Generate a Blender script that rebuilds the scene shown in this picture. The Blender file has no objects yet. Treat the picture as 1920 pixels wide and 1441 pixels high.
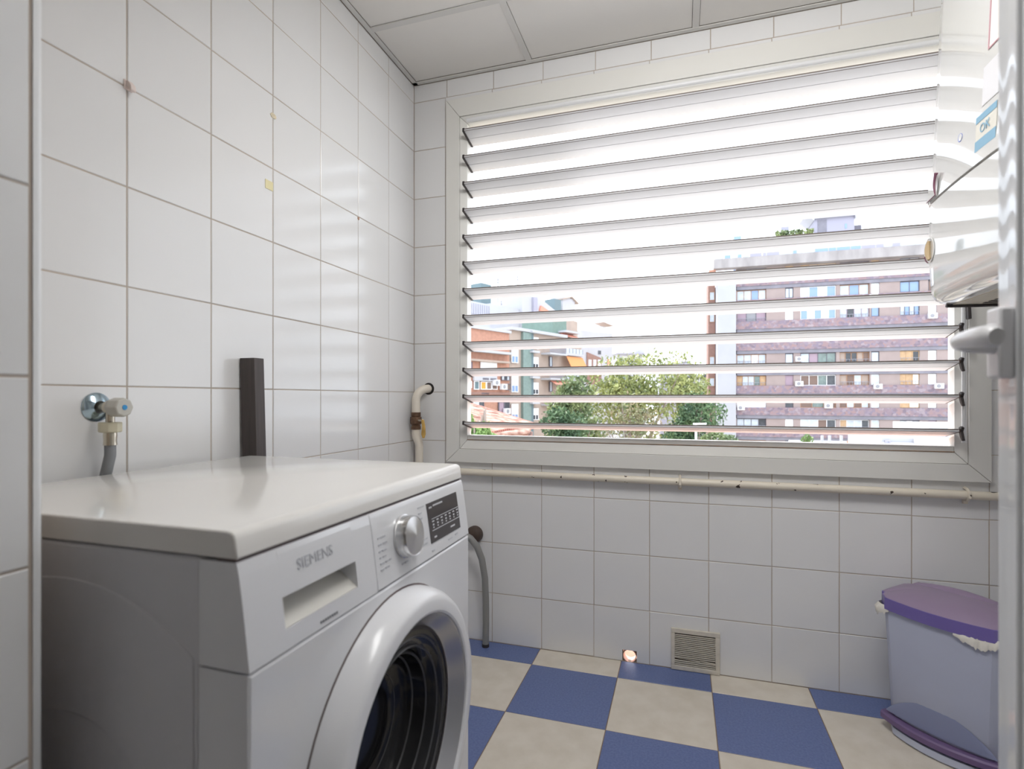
import bpy, bmesh, math, random
from mathutils import Vector, Matrix, Euler
random.seed(7)
C = bpy.context.scene.collection
PI = math.pi

# ------------------------------------------------------------------ camera
FPX, YAW, Y0, CAMZ = 1005.9, 0.3055, 744.9, 0.968
cs, sn = math.cos(YAW), math.sin(YAW)
cd = bpy.data.cameras.new('camera')
cam = bpy.data.objects.new('camera', cd); C.objects.link(cam)
cam.location = (0, 0, CAMZ); cam.rotation_euler = (PI/2, 0, YAW)
cd.sensor_width = 36; cd.lens = 36*FPX/1920; cd.shift_y = (Y0-720.5)/1920
cd.clip_start = 0.02; cd.clip_end = 600
cd.dof.use_dof = True; cd.dof.focus_distance = 2.1; cd.dof.aperture_fstop = 4.5
bpy.context.scene.camera = cam

# ------------------------------------------------------------------ light
SC = bpy.context.scene
SC.view_settings.view_transform = 'Standard'; SC.view_settings.look = 'None'
SC.view_settings.gamma = 1; SC.view_settings.use_curve_mapping = False
SC.view_settings.exposure = 0.34
W = bpy.data.worlds.new('sky'); SC.world = W; W.use_nodes = True
bg = W.node_tree.nodes['Background']
bg.inputs['Color'].default_value = (0.84, 0.91, 1.0, 1); bg.inputs['Strength'].default_value = 2.45
sd = bpy.data.lights.new('sun', 'SUN'); sun = bpy.data.objects.new('sun', sd); C.objects.link(sun)
sd.energy = 6.5; sd.angle = 0.012; sd.color = (1.0, 0.97, 0.94)
SAZ, SEL = math.radians(35), math.radians(52)
SDIR = Vector((-math.sin(SAZ)*math.cos(SEL), math.cos(SAZ)*math.cos(SEL), math.sin(SEL)))
sun.rotation_euler = SDIR.to_track_quat('Z', 'Y').to_euler()
ld = bpy.data.lights.new('kitchen_fill', 'AREA'); lamp = bpy.data.objects.new('kitchen_fill', ld); C.objects.link(lamp)  # added fill light behind the camera, no lamp known there
ld.shape = 'RECTANGLE'; ld.size = 1.1; ld.size_y = 1.1; ld.energy = 1.5; ld.color = (1.0, 0.98, 0.96)
lamp.location = (0.15, -1.35, 2.2); lamp.rotation_euler = (math.radians(12), 0, 0)  # places the added fill light behind the camera
l2 = bpy.data.lights.new('ceiling_fill', 'AREA'); fill2_obj = bpy.data.objects.new('ceiling_fill', l2); C.objects.link(fill2_obj)  # added fill light that brightens the back wall, no known fixture
l2.shape = 'RECTANGLE'; l2.size = 0.9; l2.size_y = 0.6; l2.energy = 23; l2.color = (1.0, 0.99, 0.98)
fill2_obj.location = (0.10, 0.80, 2.235); fill2_obj.rotation_euler = Vector((-0.28, -0.52, 0.81)).to_track_quat('Z', 'Y').to_euler()
SC.cycles.max_bounces = 16; SC.cycles.diffuse_bounces = 10; SC.cycles.glossy_bounces = 5
SC.cycles.sample_clamp_indirect = 8

# ------------------------------------------------------------------ helpers
def srgb(r, g, b):
    f = lambda c: (c/255/12.92) if c/255 <= 0.04045 else ((c/255+0.055)/1.055)**2.4
    return (f(r), f(g), f(b), 1)

def mat(name, col, rough=0.5, metal=0.0, spec=0.5, var=0.0, vscale=8.0, bump=0.0, bscale=60.0, col2=None, stretch=None, coat=0.0, trans=0.0, obj_random=0.0):
    m = bpy.data.materials.new(name); m.use_nodes = True
    nt = m.node_tree; b = nt.nodes['Principled BSDF']
    b.inputs['Base Color'].default_value = col; b.inputs['Roughness'].default_value = rough
    b.inputs['Metallic'].default_value = metal; b.inputs['Specular IOR Level'].default_value = spec
    if coat: b.inputs['Coat Weight'].default_value = coat; b.inputs['Coat Roughness'].default_value = 0.05
    if trans: b.inputs['Transmission Weight'].default_value = trans
    tc = nt.nodes.new('ShaderNodeTexCoord'); src = tc.outputs['Object']
    if stretch:
        mp = nt.nodes.new('ShaderNodeMapping'); mp.inputs['Scale'].default_value = stretch
        nt.links.new(src, mp.inputs['Vector']); src = mp.outputs['Vector']
    if var or col2:
        n = nt.nodes.new('ShaderNodeTexNoise'); n.inputs['Scale'].default_value = vscale; n.inputs['Detail'].default_value = 5
        nt.links.new(src, n.inputs['Vector'])
        r = nt.nodes.new('ShaderNodeValToRGB'); nt.links.new(n.outputs['Fac'], r.inputs['Fac'])
        r.color_ramp.elements[0].position = 0.35; r.color_ramp.elements[1].position = 0.65
        c2 = col2 or tuple(c*(1-var) for c in col[:3])+(1,)
        r.color_ramp.elements[0].color = c2; r.color_ramp.elements[1].color = col
        out = r.outputs['Color']
        if obj_random:
            oi = nt.nodes.new('ShaderNodeObjectInfo'); hs = nt.nodes.new('ShaderNodeHueSaturation')
            mr = nt.nodes.new('ShaderNodeMapRange'); mr.inputs['To Min'].default_value = 1-obj_random; mr.inputs['To Max'].default_value = 1+obj_random*0.3
            nt.links.new(oi.outputs['Random'], mr.inputs['Value']); nt.links.new(mr.outputs['Result'], hs.inputs['Value'])
            nt.links.new(out, hs.inputs['Color']); out = hs.outputs['Color']
        nt.links.new(out, b.inputs['Base Color'])
    if bump:
        n2 = nt.nodes.new('ShaderNodeTexNoise'); n2.inputs['Scale'].default_value = bscale; n2.inputs['Detail'].default_value = 3
        nt.links.new(src, n2.inputs['Vector'])
        bp = nt.nodes.new('ShaderNodeBump'); bp.inputs['Strength'].default_value = bump; bp.inputs['Distance'].default_value = 0.002
        nt.links.new(n2.outputs['Fac'], bp.inputs['Height']); nt.links.new(bp.outputs['Normal'], b.inputs['Normal'])
    return m

def spots(m, col, scale, thresh, soft=0.02):
    """irregular stains / chips of another colour over an existing material"""
    nt = m.node_tree; b = nt.nodes['Principled BSDF']
    tc = nt.nodes.new('ShaderNodeTexCoord'); n = nt.nodes.new('ShaderNodeTexNoise')
    n.inputs['Scale'].default_value = scale; n.inputs['Detail'].default_value = 4
    nt.links.new(tc.outputs['Object'], n.inputs['Vector'])
    r = nt.nodes.new('ShaderNodeValToRGB'); nt.links.new(n.outputs['Fac'], r.inputs['Fac'])
    r.color_ramp.elements[0].position = thresh; r.color_ramp.elements[1].position = thresh+soft
    r.color_ramp.elements[0].color = (0, 0, 0, 1); r.color_ramp.elements[1].color = (1, 1, 1, 1)
    mx = nt.nodes.new('ShaderNodeMix'); mx.data_type = 'RGBA'
    nt.links.new(r.outputs['Color'], mx.inputs['Factor'])
    if b.inputs['Base Color'].links: nt.links.new(b.inputs['Base Color'].links[0].from_socket, mx.inputs['A'])
    else: mx.inputs['A'].default_value = b.inputs['Base Color'].default_value
    mx.inputs['B'].default_value = col
    nt.links.new(mx.outputs['Result'], b.inputs['Base Color'])
    return m

def tag(o, label, cat=None, group=None, kind=None):
    o['label'] = label
    if cat: o['category'] = cat
    if group: o['group'] = group
    if kind: o['kind'] = kind
    return o

def empty(name, loc, rot=(0, 0, 0)):
    o = bpy.data.objects.new(name, None); C.objects.link(o)
    o.location = loc; o.rotation_euler = rot; o.empty_display_size = 0.05
    return o

class MB:
    def __init__(s): s.v = []; s.f = []
    def add(s, vs, fs):
        k = len(s.v); s.v += [tuple(v) for v in vs]; s.f += [tuple(i+k for i in f) for f in fs]; return s
    def box(s, x0, x1, y0, y1, z0, z1):
        return s.add([(x0,y0,z0),(x1,y0,z0),(x1,y1,z0),(x0,y1,z0),(x0,y0,z1),(x1,y0,z1),(x1,y1,z1),(x0,y1,z1)],
                     [(0,3,2,1),(4,5,6,7),(0,1,5,4),(1,2,6,5),(2,3,7,6),(3,0,4,7)])
    def prism(s, poly, axis, a, b):
        """poly: 2D list; axis 0: (y,z) along x; 1: (x,z) along y; 2: (x,y) along z"""
        n = len(poly)
        def p(q, t): return (t, q[0], q[1]) if axis == 0 else ((q[0], t, q[1]) if axis == 1 else (q[0], q[1], t))
        vs = [p(q, a) for q in poly]+[p(q, b) for q in poly]
        fs = [(i, (i+1) % n, (i+1) % n+n, i+n) for i in range(n)]+[tuple(range(n))[::-1], tuple(range(n, 2*n))]
        return s.add(vs, fs)
    def tube(s, pts, r, seg=14, caps=True):
        pts = [Vector(p) for p in pts]; n = len(pts); k = len(s.v)
        rs = r if isinstance(r, (list, tuple)) else [r]*n
        t0 = (pts[1]-pts[0]).normalized(); up = Vector((0, 0, 1)) if abs(t0.z) < 0.9 else Vector((1, 0, 0))
        u = t0.cross(up).normalized(); fs = []; vs = []
        for i in range(n):
            t = (pts[min(i+1, n-1)]-pts[max(i-1, 0)]).normalized()
            u = (u-t*u.dot(t)).normalized(); w = t.cross(u)
            for j in range(seg):
                a = 2*PI*j/seg; vs.append(pts[i]+(u*math.cos(a)+w*math.sin(a))*rs[i])
        for i in range(n-1):
            for j in range(seg):
                fs.append((i*seg+j, i*seg+(j+1) % seg, (i+1)*seg+(j+1) % seg, (i+1)*seg+j))
        if caps: fs += [tuple(range(seg))[::-1], tuple(range((n-1)*seg, n*seg))]
        return s.add(vs, fs)
    def lathe(s, prof, o, ax, seg=40, caps=(False, False)):
        """prof: list of (radius, height) around axis ax from point o"""
        o = Vector(o); ax = Vector(ax).normalized(); up = Vector((0, 0, 1)) if abs(ax.z) < 0.9 else Vector((1, 0, 0))
        u = ax.cross(up).normalized(); w = ax.cross(u); vs = []; fs = []
        for r, h in prof:
            for j in range(seg):
                a = 2*PI*j/seg; vs.append(o+ax*h+(u*math.cos(a)+w*math.sin(a))*r)
        for i in range(len(prof)-1):
            for j in range(seg):
                fs.append((i*seg+j, i*seg+(j+1) % seg, (i+1)*seg+(j+1) % seg, (i+1)*seg+j))
        if caps[0]: fs.append(tuple(range(seg))[::-1])
        if caps[1]: fs.append(tuple(range((len(prof)-1)*seg, len(prof)*seg)))
        return s.add(vs, fs)
    def grid(s, rows):
        m = len(rows[0]); vs = [v for r in rows for v in r]
        fs = [(i*m+j, i*m+j+1, (i+1)*m+j+1, (i+1)*m+j) for i in range(len(rows)-1) for j in range(m-1)]
        return s.add(vs, fs)
    def build(s, name, m, parent=None, smooth=False, bevel=0.0, seg=2, fix=True, ang=0.7):
        me = bpy.data.meshes.new(name); me.from_pydata(s.v, [], s.f); me.update()
        bm = bmesh.new(); bm.from_mesh(me)
        if fix: bmesh.ops.recalc_face_normals(bm, faces=bm.faces)
        bm.to_mesh(me); bm.free()
        o = bpy.data.objects.new(name, me); C.objects.link(o)
        if m: me.materials.append(m)
        if parent: o.parent = parent
        if smooth:
            for p in me.polygons: p.use_smooth = True
            try: me.set_sharp_from_angle(angle=ang)
            except Exception: pass
        if bevel:
            b = o.modifiers.new('bevel', 'BEVEL'); b.width = bevel; b.segments = seg; b.limit_method = 'ANGLE'; b.angle_limit = 0.6
            b.harden_normals = False
            for p in me.polygons: p.use_smooth = True
            try: me.set_sharp_from_angle(angle=0.9)
            except Exception: pass
        return o

def text_part(name, s, size, loc, M3, parent, m, depth=0.0003, align='CENTER'):
    cu = bpy.data.curves.new(name, 'FONT'); cu.body = s; cu.size = size; cu.extrude = depth; cu.align_x = align; cu.align_y = 'CENTER'
    cu.resolution_u = 3
    t = bpy.data.objects.new(name+'_tmp', cu); C.objects.link(t)
    dg = bpy.context.evaluated_depsgraph_get(); dg.update()
    me = bpy.data.meshes.new_from_object(t.evaluated_get(dg)); me.name = name
    bpy.data.objects.remove(t); bpy.data.curves.remove(cu)
    o = bpy.data.objects.new(name, me); C.objects.link(o); me.materials.clear(); me.materials.append(m)
    o.parent = parent; o.location = loc; o.rotation_euler = M3.to_euler()
    return o

def R3(x, y, z):  # matrix from column vectors
    return Matrix(((x[0], y[0], z[0]), (x[1], y[1], z[1]), (x[2], y[2], z[2])))
M_LEFT = R3((0,1,0), (0,0,1), (1,0,0))      # facing +X
M_BACK = R3((1,0,0), (0,0,1), (0,-1,0))     # facing -Y
M_FLOOR = Matrix.Identity(3)

def ray(x, y):
    u = (x-960)/FPX; return Vector((u*cs-sn, u*sn+cs, -(y-Y0)/FPX))
def at_fw(x, y, d): p = ray(x, y)*d; p.z += CAMZ; return p
def on_plane(x, y, P, n):
    r = ray(x, y); o = Vector((0, 0, CAMZ)); t = (Vector(P)-o).dot(n)/r.dot(n); return o+r*t

# ------------------------------------------------------------------ materials
M = {}
M['tile'] = mat('white_glazed_tile', srgb(226,226,226), 0.16, var=0.02, vscale=3, bump=0.05, bscale=14, obj_random=0.02)
M['tile_stain'] = M['tile']
M['grout'] = mat('grout', srgb(188,176,164), 0.9, var=0.2, vscale=5)
M['blue'] = mat('blue_floor_tile', srgb(102,117,162), 0.42, col2=srgb(88,104,150), vscale=160, bump=0.1, bscale=200)
M['cream'] = mat('cream_floor_tile', srgb(214,207,195), 0.42, col2=srgb(204,196,182), vscale=14, bump=0.1, bscale=200)
spots(M['cream'], srgb(176,162,142), 7, 0.66, 0.12)
M['fgrout'] = mat('floor_grout', srgb(132,112,92), 0.9)
M['ceil'] = mat('ceiling_panel', srgb(232,229,224), 0.8, var=0.02, vscale=3)
M['rail'] = mat('ceiling_rail', srgb(214,212,208), 0.5)
M['dark'] = mat('dark_gap', srgb(40,36,34), 0.9)
M['alu'] = mat('cream_white_aluminium', srgb(222,221,216), 0.4, var=0.02, vscale=4)
M['alu2'] = mat('white_aluminium', srgb(226,227,228), 0.28)
M['slat'] = mat('louvre_aluminium', srgb(208,208,211), 0.42, var=0.02, vscale=3)
M['black'] = mat('black_plastic', srgb(52,46,46), 0.5)
M['terra'] = mat('added_ledge_terracotta', srgb(176,120,100), 0.85, var=0.2, vscale=12)
M['ext'] = mat('added_shade_render', srgb(214,206,196), 0.9, var=0.1, vscale=5)
M['pipe'] = mat('cream_painted_pipe', srgb(226,218,204), 0.4, var=0.04, vscale=20)
M['hpipe'] = mat('chipped_cream_pipe', srgb(222,214,198), 0.42, var=0.04, vscale=20)
spots(M['hpipe'], srgb(60,46,36), 34, 0.665, 0.01)
M['brass'] = mat('tarnished_brass', srgb(128,100,80), 0.5, 0.6, var=0.4, vscale=60)
M['ylever'] = mat('worn_yellow_lever', srgb(206,166,88), 0.5, var=0.25, vscale=50)
M['chrome'] = mat('chrome', srgb(176,196,208), 0.14, 1.0)
M['nickel'] = mat('nickel', srgb(196,188,172), 0.25, 1.0)
M['plast_g'] = mat('grey_plastic', srgb(186,184,176), 0.4)
M['plast_y'] = mat('yellowed_plastic', srgb(206,200,176), 0.45)
M['bluep'] = mat('blue_plastic', srgb(40,140,200), 0.35)
M['hose'] = mat('grey_hose', srgb(128,130,134), 0.5)
M['hose2'] = mat('grey_drain_hose', srgb(136,136,134), 0.45)
M['brown'] = mat('brown_rubber', srgb(82,66,58), 0.6, var=0.3, vscale=30)
M['post'] = mat('dark_brown_laminate', srgb(76,68,66), 0.55, var=0.25, vscale=120, stretch=(1,1,0.05))
M['wm'] = mat('white_enamel', srgb(222,223,226), 0.14, spec=0.5, coat=0.3)
M['wmtop'] = mat('white_worktop_plastic', srgb(226,224,220), 0.12, var=0.02, vscale=5)
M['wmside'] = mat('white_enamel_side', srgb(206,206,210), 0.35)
M['wmring'] = mat('white_door_plastic', srgb(224,225,228), 0.22)
M['silver'] = mat('silver_door_ring', srgb(178,178,182), 0.25, 0.75)
M['dglass'] = mat('glass_with_drum_shade', srgb(34,34,36), 0.06, spec=0.22)  # shaded drum interior behind the clear glass, put into this opaque colour
M['vent_dark'] = mat('dark_vent_duct', srgb(74,56,50), 0.9)
M['rust'] = mat('rusty_dirt', srgb(158,122,90), 0.9, var=0.5, vscale=25)
M['edge'] = mat('nose_shade_tint', srgb(122,113,108), 0.7, var=0.1, vscale=12)  # darker tone that stands for shade on the slat noses
M['fold'] = mat('grey_gasket', srgb(70,70,72), 0.35)
M['steel'] = mat('brushed_steel', srgb(214,214,214), 0.2, 1.0)
M['disp'] = mat('black_display', srgb(66,62,64), 0.15)
M['print'] = mat('grey_print', srgb(182,184,190), 0.5)
M['dprint'] = mat('dark_grey_print', srgb(110,112,118), 0.5)
M['lprint'] = mat('light_print', srgb(206,206,210), 0.5)
M['seam'] = mat('dark_seam', srgb(96,84,84), 0.7)  # dark tone of the top seam and the door gap
M['pocket'] = mat('drawer_pocket', srgb(204,202,196), 0.4)
M['bin'] = mat('translucent_blue_plastic', srgb(186,191,210), 0.45, var=0.05, vscale=6)
spots(M['bin'], srgb(150,146,150), 16, 0.70, 0.06)
M['bin2'] = mat('darker_blue_plastic', srgb(138,145,175), 0.45)
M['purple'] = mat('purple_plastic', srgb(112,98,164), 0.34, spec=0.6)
M['lidtop'] = mat('purple_with_sheen', srgb(143,126,152), 0.4, spec=0.6)  # reflected pinkish sheen put into the lid top colour
M['purple2'] = mat('dull_purple_plastic', srgb(112,92,132), 0.5)
M['bag'] = mat('white_bag_plastic', srgb(232,228,218), 0.35)
M['boiler'] = mat('white_boiler_enamel', srgb(210,210,207), 0.07, spec=0.5, coat=0.6)
M['boiler2'] = mat('cream_boiler_underside', srgb(206,200,182), 0.35)
M['paper'] = mat('paper_label', srgb(232,226,222), 0.6)
M['pink'] = mat('pink_print', srgb(196,150,158), 0.6)
M['skyblue'] = mat('pale_blue_print', srgb(130,172,196), 0.5)
M['ovalblue'] = mat('blue_oval_print', srgb(90,110,190), 0.4)
M['maroon'] = mat('maroon_print', srgb(120,74,92), 0.5)
M['tan'] = mat('tan_plastic', srgb(196,172,134), 0.5)
M['door'] = mat('white_lacquered_door', srgb(222,224,226), 0.08, spec=0.5, coat=0.6)
M['handle'] = mat('white_door_handle', srgb(226,226,228), 0.25)
M['handle2'] = mat('grey_handle_side', srgb(196,188,178), 0.4)
M['glass'] = mat('clear_glass', (0.95,0.97,0.97,1), 0.0, trans=1.0)
M['glue'] = mat('old_glue', srgb(222,210,182), 0.6, var=0.2, vscale=90)
M['tape'] = mat('old_tape', srgb(226,216,170), 0.4)
M['grille'] = mat('old_white_grille', srgb(212,205,192), 0.5, var=0.12, vscale=40)

# ================================================================== ROOM
XL, YB = -1.0595, 2.0048
ZC = 2.262
XR = 0.97
TW, TH = 0.2018, 0.2
GAP = 0.0022
tile_cache = {}
def tile_mesh(w, h, m, th=0.0045, bev=0.0013):
    key = (round(w, 4), round(h, 4), m.name)
    if key in tile_cache: return tile_cache[key]
    a, b = w/2, h/2; e = bev
    vs = [(-a,-b,-th),(a,-b,-th),(a,b,-th),(-a,b,-th), (-a,-b,-e),(a,-b,-e),(a,b,-e),(-a,b,-e), (-a+e,-b+e,0),(a-e,-b+e,0),(a-e,b-e,0),(-a+e,b-e,0)]
    fs = [(8,9,10,11)]
    for k in (0, 4):
        for i in range(4): fs.append((k+i, k+(i+1) % 4, k+4+(i+1) % 4, k+4+i))
    me = bpy.data.meshes.new('tile'); me.from_pydata(vs, [], fs); me.update(); me.materials.append(m)
    tile_cache[key] = me; return me
def put_tile(parent, M3, p0, x0, x1, y0, y1, m, name='tile', tilt=0.0012, lift=0.0003):
    """tile in the plane frame (M3, origin p0): local rect x0..x1, y0..y1"""
    w, h = x1-x0-GAP, y1-y0-GAP
    if w < 0.006 or h < 0.006: return None
    o = bpy.data.objects.new(name, tile_mesh(w, h, m)); C.objects.link(o); o.parent = parent
    q = Vector(((x0+x1)/2, (y0+y1)/2, random.uniform(-lift, lift)))
    o.location = Vector(p0)+M3 @ q
    R = M3 @ Euler((random.uniform(-tilt, tilt), random.uniform(-tilt, tilt), 0)).to_matrix()
    o.rotation_euler = R.to_euler()
    return o

rows = [2.19-0.2*k for k in range(11)]                      # 2.19 ... 0.19
zcuts = [0.0]+sorted(rows)+[ZC]

# ---- floor
fl = MB().box(-1.2, XR+0.1, -3.2, YB+0.04, -0.2, -0.0013).build('floor', M['fgrout'])
tag(fl, 'checkered floor of blue and cream square tiles', 'floor', kind='structure')
fx = [-1.133+0.3075*i for i in range(8)]; fy = [1.880-0.3065*j for j in range(-1, 9)]
for i in range(len(fx)-1):
    for j in range(len(fy)-1):
        x0, x1 = max(fx[i], XL), min(fx[i+1], XR); y1, y0 = min(fy[j], YB), fy[j+1]
        if x1-x0 < 0.02 or y1-y0 < 0.02: continue
        put_tile(fl, M_FLOOR, (0, 0, 0), x0, x1, y0, y1, M['blue'] if (i+j) % 2 else M['cream'], tilt=0.0004, lift=0.0002)
MB().box(-1.1, XR, -3.2, fy[-1], -0.01, 0.0).build('kitchen_floor_slab', M['cream'], fl)

# ---- left wall
wl = MB().box(XL-0.12, XL-0.0011, 0.2, YB+0.04, -0.05, 2.45).build('wall_left', M['grout'])
tag(wl, 'white glazed tile wall on the left behind the washing machine', 'wall', kind='structure')
ycuts = [YB-TW*i for i in range(0, 9)]
for i in range(8):
    for k in range(len(zcuts)-1):
        put_tile(wl, M_LEFT, (XL, 0, 0), ycuts[i+1], ycuts[i], zcuts[k], zcuts[k+1], M['tile'])

# ---- back wall with the window opening and the drain hole
wb = MB()
WX0, WX1, WZ0, WZ1 = -0.862, 0.852, 0.752, 2.105
HX0, HX1, HZ = -0.2063, -0.1545, 0.0415
yb0, yb1 = YB+0.0011, YB+0.040
wb.box(XL-0.1, WX0, yb0, yb1, -0.05, 2.45).box(WX1, XR+0.2, yb0, yb1, -0.05, 2.45)
wb.box(WX0, WX1, yb0, yb1, WZ1, 2.45)
wb.box(WX0, HX0, yb0, yb1, -0.05, WZ0).box(HX1, WX1, yb0, yb1, -0.05, WZ0).box(HX0, HX1, yb0, yb1, HZ, WZ0).box(HX0, HX1, yb0, yb1, -0.05, -0.001)
wbo = wb.build('wall_back', M['grout']); tag(wbo, 'white glazed tile wall around the louvred window', 'wall', kind='structure')
bx = [-0.5132+TW*i for i in range(-3, 9)]
bz = [0.0, 0.1933, 0.3933, 0.5933]+[0.7917+0.0]+[0.99+0.2*k for k in range(0, 7)]+[ZC]
EX0, EX1, EZ0, EZ1 = -0.885, 0.875, 0.73, 2.148            # hidden below the casing
for i in range(len(bx)-1):
    for k in range(len(bz)-1):
        off = 0.006 if bz[k] > 2.1 else 0.0
        x0, x1 = max(bx[i]+off, XL), min(bx[i+1]+off, XR); z0, z1 = bz[k], bz[k+1]
        if x1-x0 < 0.01: continue
        ox, oz = (x1 > EX0 and x0 < EX1), (z1 > EZ0 and z0 < EZ1)
        if ox and oz:
            hx = x0 < EX0 or x1 > EX1; hz_ = z0 < EZ0 or z1 > EZ1; pcs = []
            if hx and hz_:                                    # L-shaped tile cut round the casing corner
                g = GAP/2; a0, a1, c0, c1 = x0+g, x1-g, z0+g, z1-g
                if x0 < EX0 and z0 < EZ0: pl = [(a0,c0),(a1,c0),(a1,EZ0),(EX0,EZ0),(EX0,c1),(a0,c1)]
                elif x0 < EX0: pl = [(a0,c0),(EX0,c0),(EX0,EZ1),(a1,EZ1),(a1,c1),(a0,c1)]
                elif z0 < EZ0: pl = [(a0,c0),(a1,c0),(a1,c1),(EX1,c1),(EX1,EZ0),(a0,EZ0)]
                else: pl = [(EX1,c0),(a1,c0),(a1,c1),(a0,c1),(a0,EZ1),(EX1,EZ1)]
                MB().prism(pl, 1, YB, YB+0.0045).build('tile', M['tile'], wbo)
            elif hx: pcs = [(x0, EX0, z0, z1)] if x0 < EX0 else [(EX1, x1, z0, z1)]
            elif hz_: pcs = [(x0, x1, z0, EZ0)] if z0 < EZ0 else [(x0, x1, EZ1, z1)]
            for q in pcs: put_tile(wbo, M_BACK, (0, YB, 0), *q, M['tile'])
            continue
        if k == 0 and x0 < HX0 < x1:
            g = GAP/2
            MB().prism([(x0+g,0.001),(HX0,0.001),(HX0,HZ),(HX1,HZ),(HX1,0.001),(x1-g,0.001),(x1-g,z1-g),(x0+g,z1-g)], 1, YB, YB+0.0045).build('tile', M['tile'], wbo)
            continue
        put_tile(wbo, M_BACK, (0, YB, 0), x0, x1, z0, z1, M['tile'])
# little drain pipe stub inside the hole
dh = MB().lathe([(0.0222, -0.004), (0.0245, -0.004), (0.0245, 0.036), (0.0222, 0.036), (0.0222, -0.004)], (-0.1804, YB+0.006, 0.0205), (0, 1, 0), 24)
tag(dh.build('drain_pipe', mat('salmon_plastic', srgb(226,182,160), 0.5), None, True), 'short salmon drain pipe through the wall hole at floor level', 'pipe')

# ---- other walls (mostly outside the picture)
wr = MB().box(XR, XR+0.12, -3.2, YB+0.04, -0.05, 2.45).build('wall_right', M['tile'])
tag(wr, 'white tiled wall on the right behind the boiler', 'wall', kind='structure')
wk = MB().box(-1.2, XR+0.12, -3.3, -3.2, -0.05, 2.45).build('wall_kitchen', M['ceil'])
tag(wk, 'plain pale wall at the far end of the kitchen', 'wall', kind='structure')
# ---- tiled jamb on the near left
JX, JY = -0.652, 0.3853
wj = MB().box(XL-0.1, JX-0.0011, -3.2, JY+0.010, -0.05, 2.45).build('wall_jamb', M['grout'])
tag(wj, 'tiled end of the doorway wall at the left edge', 'wall', kind='structure')
for i in range(4):
    for k in range(len(zcuts)-1):
        put_tile(wj, M_LEFT, (JX, 0, 0), JY-0.2*(i+1), JY-0.2*i, zcuts[k], zcuts[k+1], M['tile'])
for k in range(1):
    pr = [(JX-0.004, JY+0.0022), (JX+0.0006, JY+0.0022)]+[(JX+0.0006-0.006*(1-math.cos(a)), JY+0.0062+0.006*math.sin(a)) for a in [PI/2*i/6 for i in range(7)]]+[(JX-0.03, JY+0.0122), (JX-0.03, JY+0.0105), (JX-0.004, JY+0.0105)]
    e = MB().prism([(p[0], p[1]) for p in pr], 2, 0.0, ZC).build('trim_1', M['alu2'], None, True)
    tag(e, 'white plastic corner strip on the tiled doorway edge', 'trim', kind='structure')

# ---- ceiling
ce = MB().box(-1.2, XR+0.12, -3.3, YB+0.04, ZC+0.04, ZC+0.2).build('ceiling', M['dark'])
tag(ce, 'suspended ceiling of large white panels in metal rails', 'ceiling', kind='structure')
rx = [-0.5585-0.6, -0.5585, 0.0485, 0.6545, 1.26]; ry = [YB, 1.6555, 1.0495, 0.4435, -0.1625, -0.7685, -1.3745, -1.98, -2.6, -3.2]
def panel(x0, x1, y0, y1): MB().box(x0, x1, y0, y1, ZC+0.0035, ZC+0.016).build('ceiling_panel', M['ceil'], ce)
for i in range(len(rx)-1):
    for j in range(len(ry)-1):
        x0 = max(rx[i]+0.0128, XL+0.0215); x1 = min(rx[i+1]-0.0128, XR-0.0215)
        y1 = ry[j]-(0.0215 if j == 0 else 0.0128); y0 = ry[j+1]+0.0128
        if x1-x0 > 0.03: panel(x0, x1, y0, y1)
for x in rx[1:4]: MB().box(x-0.0115, x+0.0115, -3.2, YB-0.019, ZC, ZC+0.004).box(x-0.003, x+0.003, -3.2, YB-0.019, ZC+0.004, ZC+0.03).build('ceiling_rail', M['rail'], ce, bevel=0.0006)
for y in ry[1:-1]: MB().box(XL+0.019, XR-0.019, y-0.0115, y+0.0115, ZC-0.0003, ZC+0.0037).build('ceiling_rail', M['rail'], ce)
MB().box(XL+0.003, XL+0.0205, -0.2, YB-0.003, ZC-0.001, ZC+0.002).build('wall_angle', M['rail'], ce)
MB().box(XL+0.003, XR-0.003, YB-0.0205, YB-0.003, ZC-0.001, ZC+0.002).build('wall_angle', M['rail'], ce)

# ================================================================== WINDOW
win = empty('window_1', (0, YB, 0.7)); tag(win, 'white aluminium louvred window filling the back wall', 'window', kind='structure')
def wpart(mb, name, m, smooth=False, bevel=0.0, parent=None):
    o = mb.build(name, m, parent or win, smooth, bevel); 
    if not parent: o.location = -win.location
    return o
def mitre(OX0, OX1, OZ0, OZ1, IX0, IX1, IZ0, IZ1, yfo, yfi, yb, name, m, bevel=0.001):
    """four mitred profiles; front face slopes from yfo (outer edge) to yfi (inner edge)"""
    o = [(OX0,OZ0),(OX1,OZ0),(OX1,OZ1),(OX0,OZ1)]; n = [(IX0,IZ0),(IX1,IZ0),(IX1,IZ1),(IX0,IZ1)]
    for k in range(4):
        a, b = o[k], o[(k+1) % 4]; c, d = n[(k+1) % 4], n[k]
        g = 0.0005; mx = lambda p, q: (p[0]+(q[0]-p[0])*g, p[1]+(q[1]-p[1])*g)
        a, b, c, d = mx(a, b), mx(b, a), mx(c, d), mx(d, c)
        vs = [(a[0],yfo,a[1]),(b[0],yfo,b[1]),(c[0],yfi,c[1]),(d[0],yfi,d[1]),(a[0],yb,a[1]),(b[0],yb,b[1]),(c[0],yb,c[1]),(d[0],yb,d[1])]
        wpart(MB().add(vs, [(0,1,2,3),(4,7,6,5),(0,4,5,1),(1,5,6,2),(2,6,7,3),(3,7,4,0)]), name, m, bevel=bevel)
mitre(-0.907, 0.898, 0.7094, 2.168, -0.8484, 0.840, 0.7627, 2.094, 1.9885, 1.9865, YB+0.001, 'casing', M['alu'])
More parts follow.
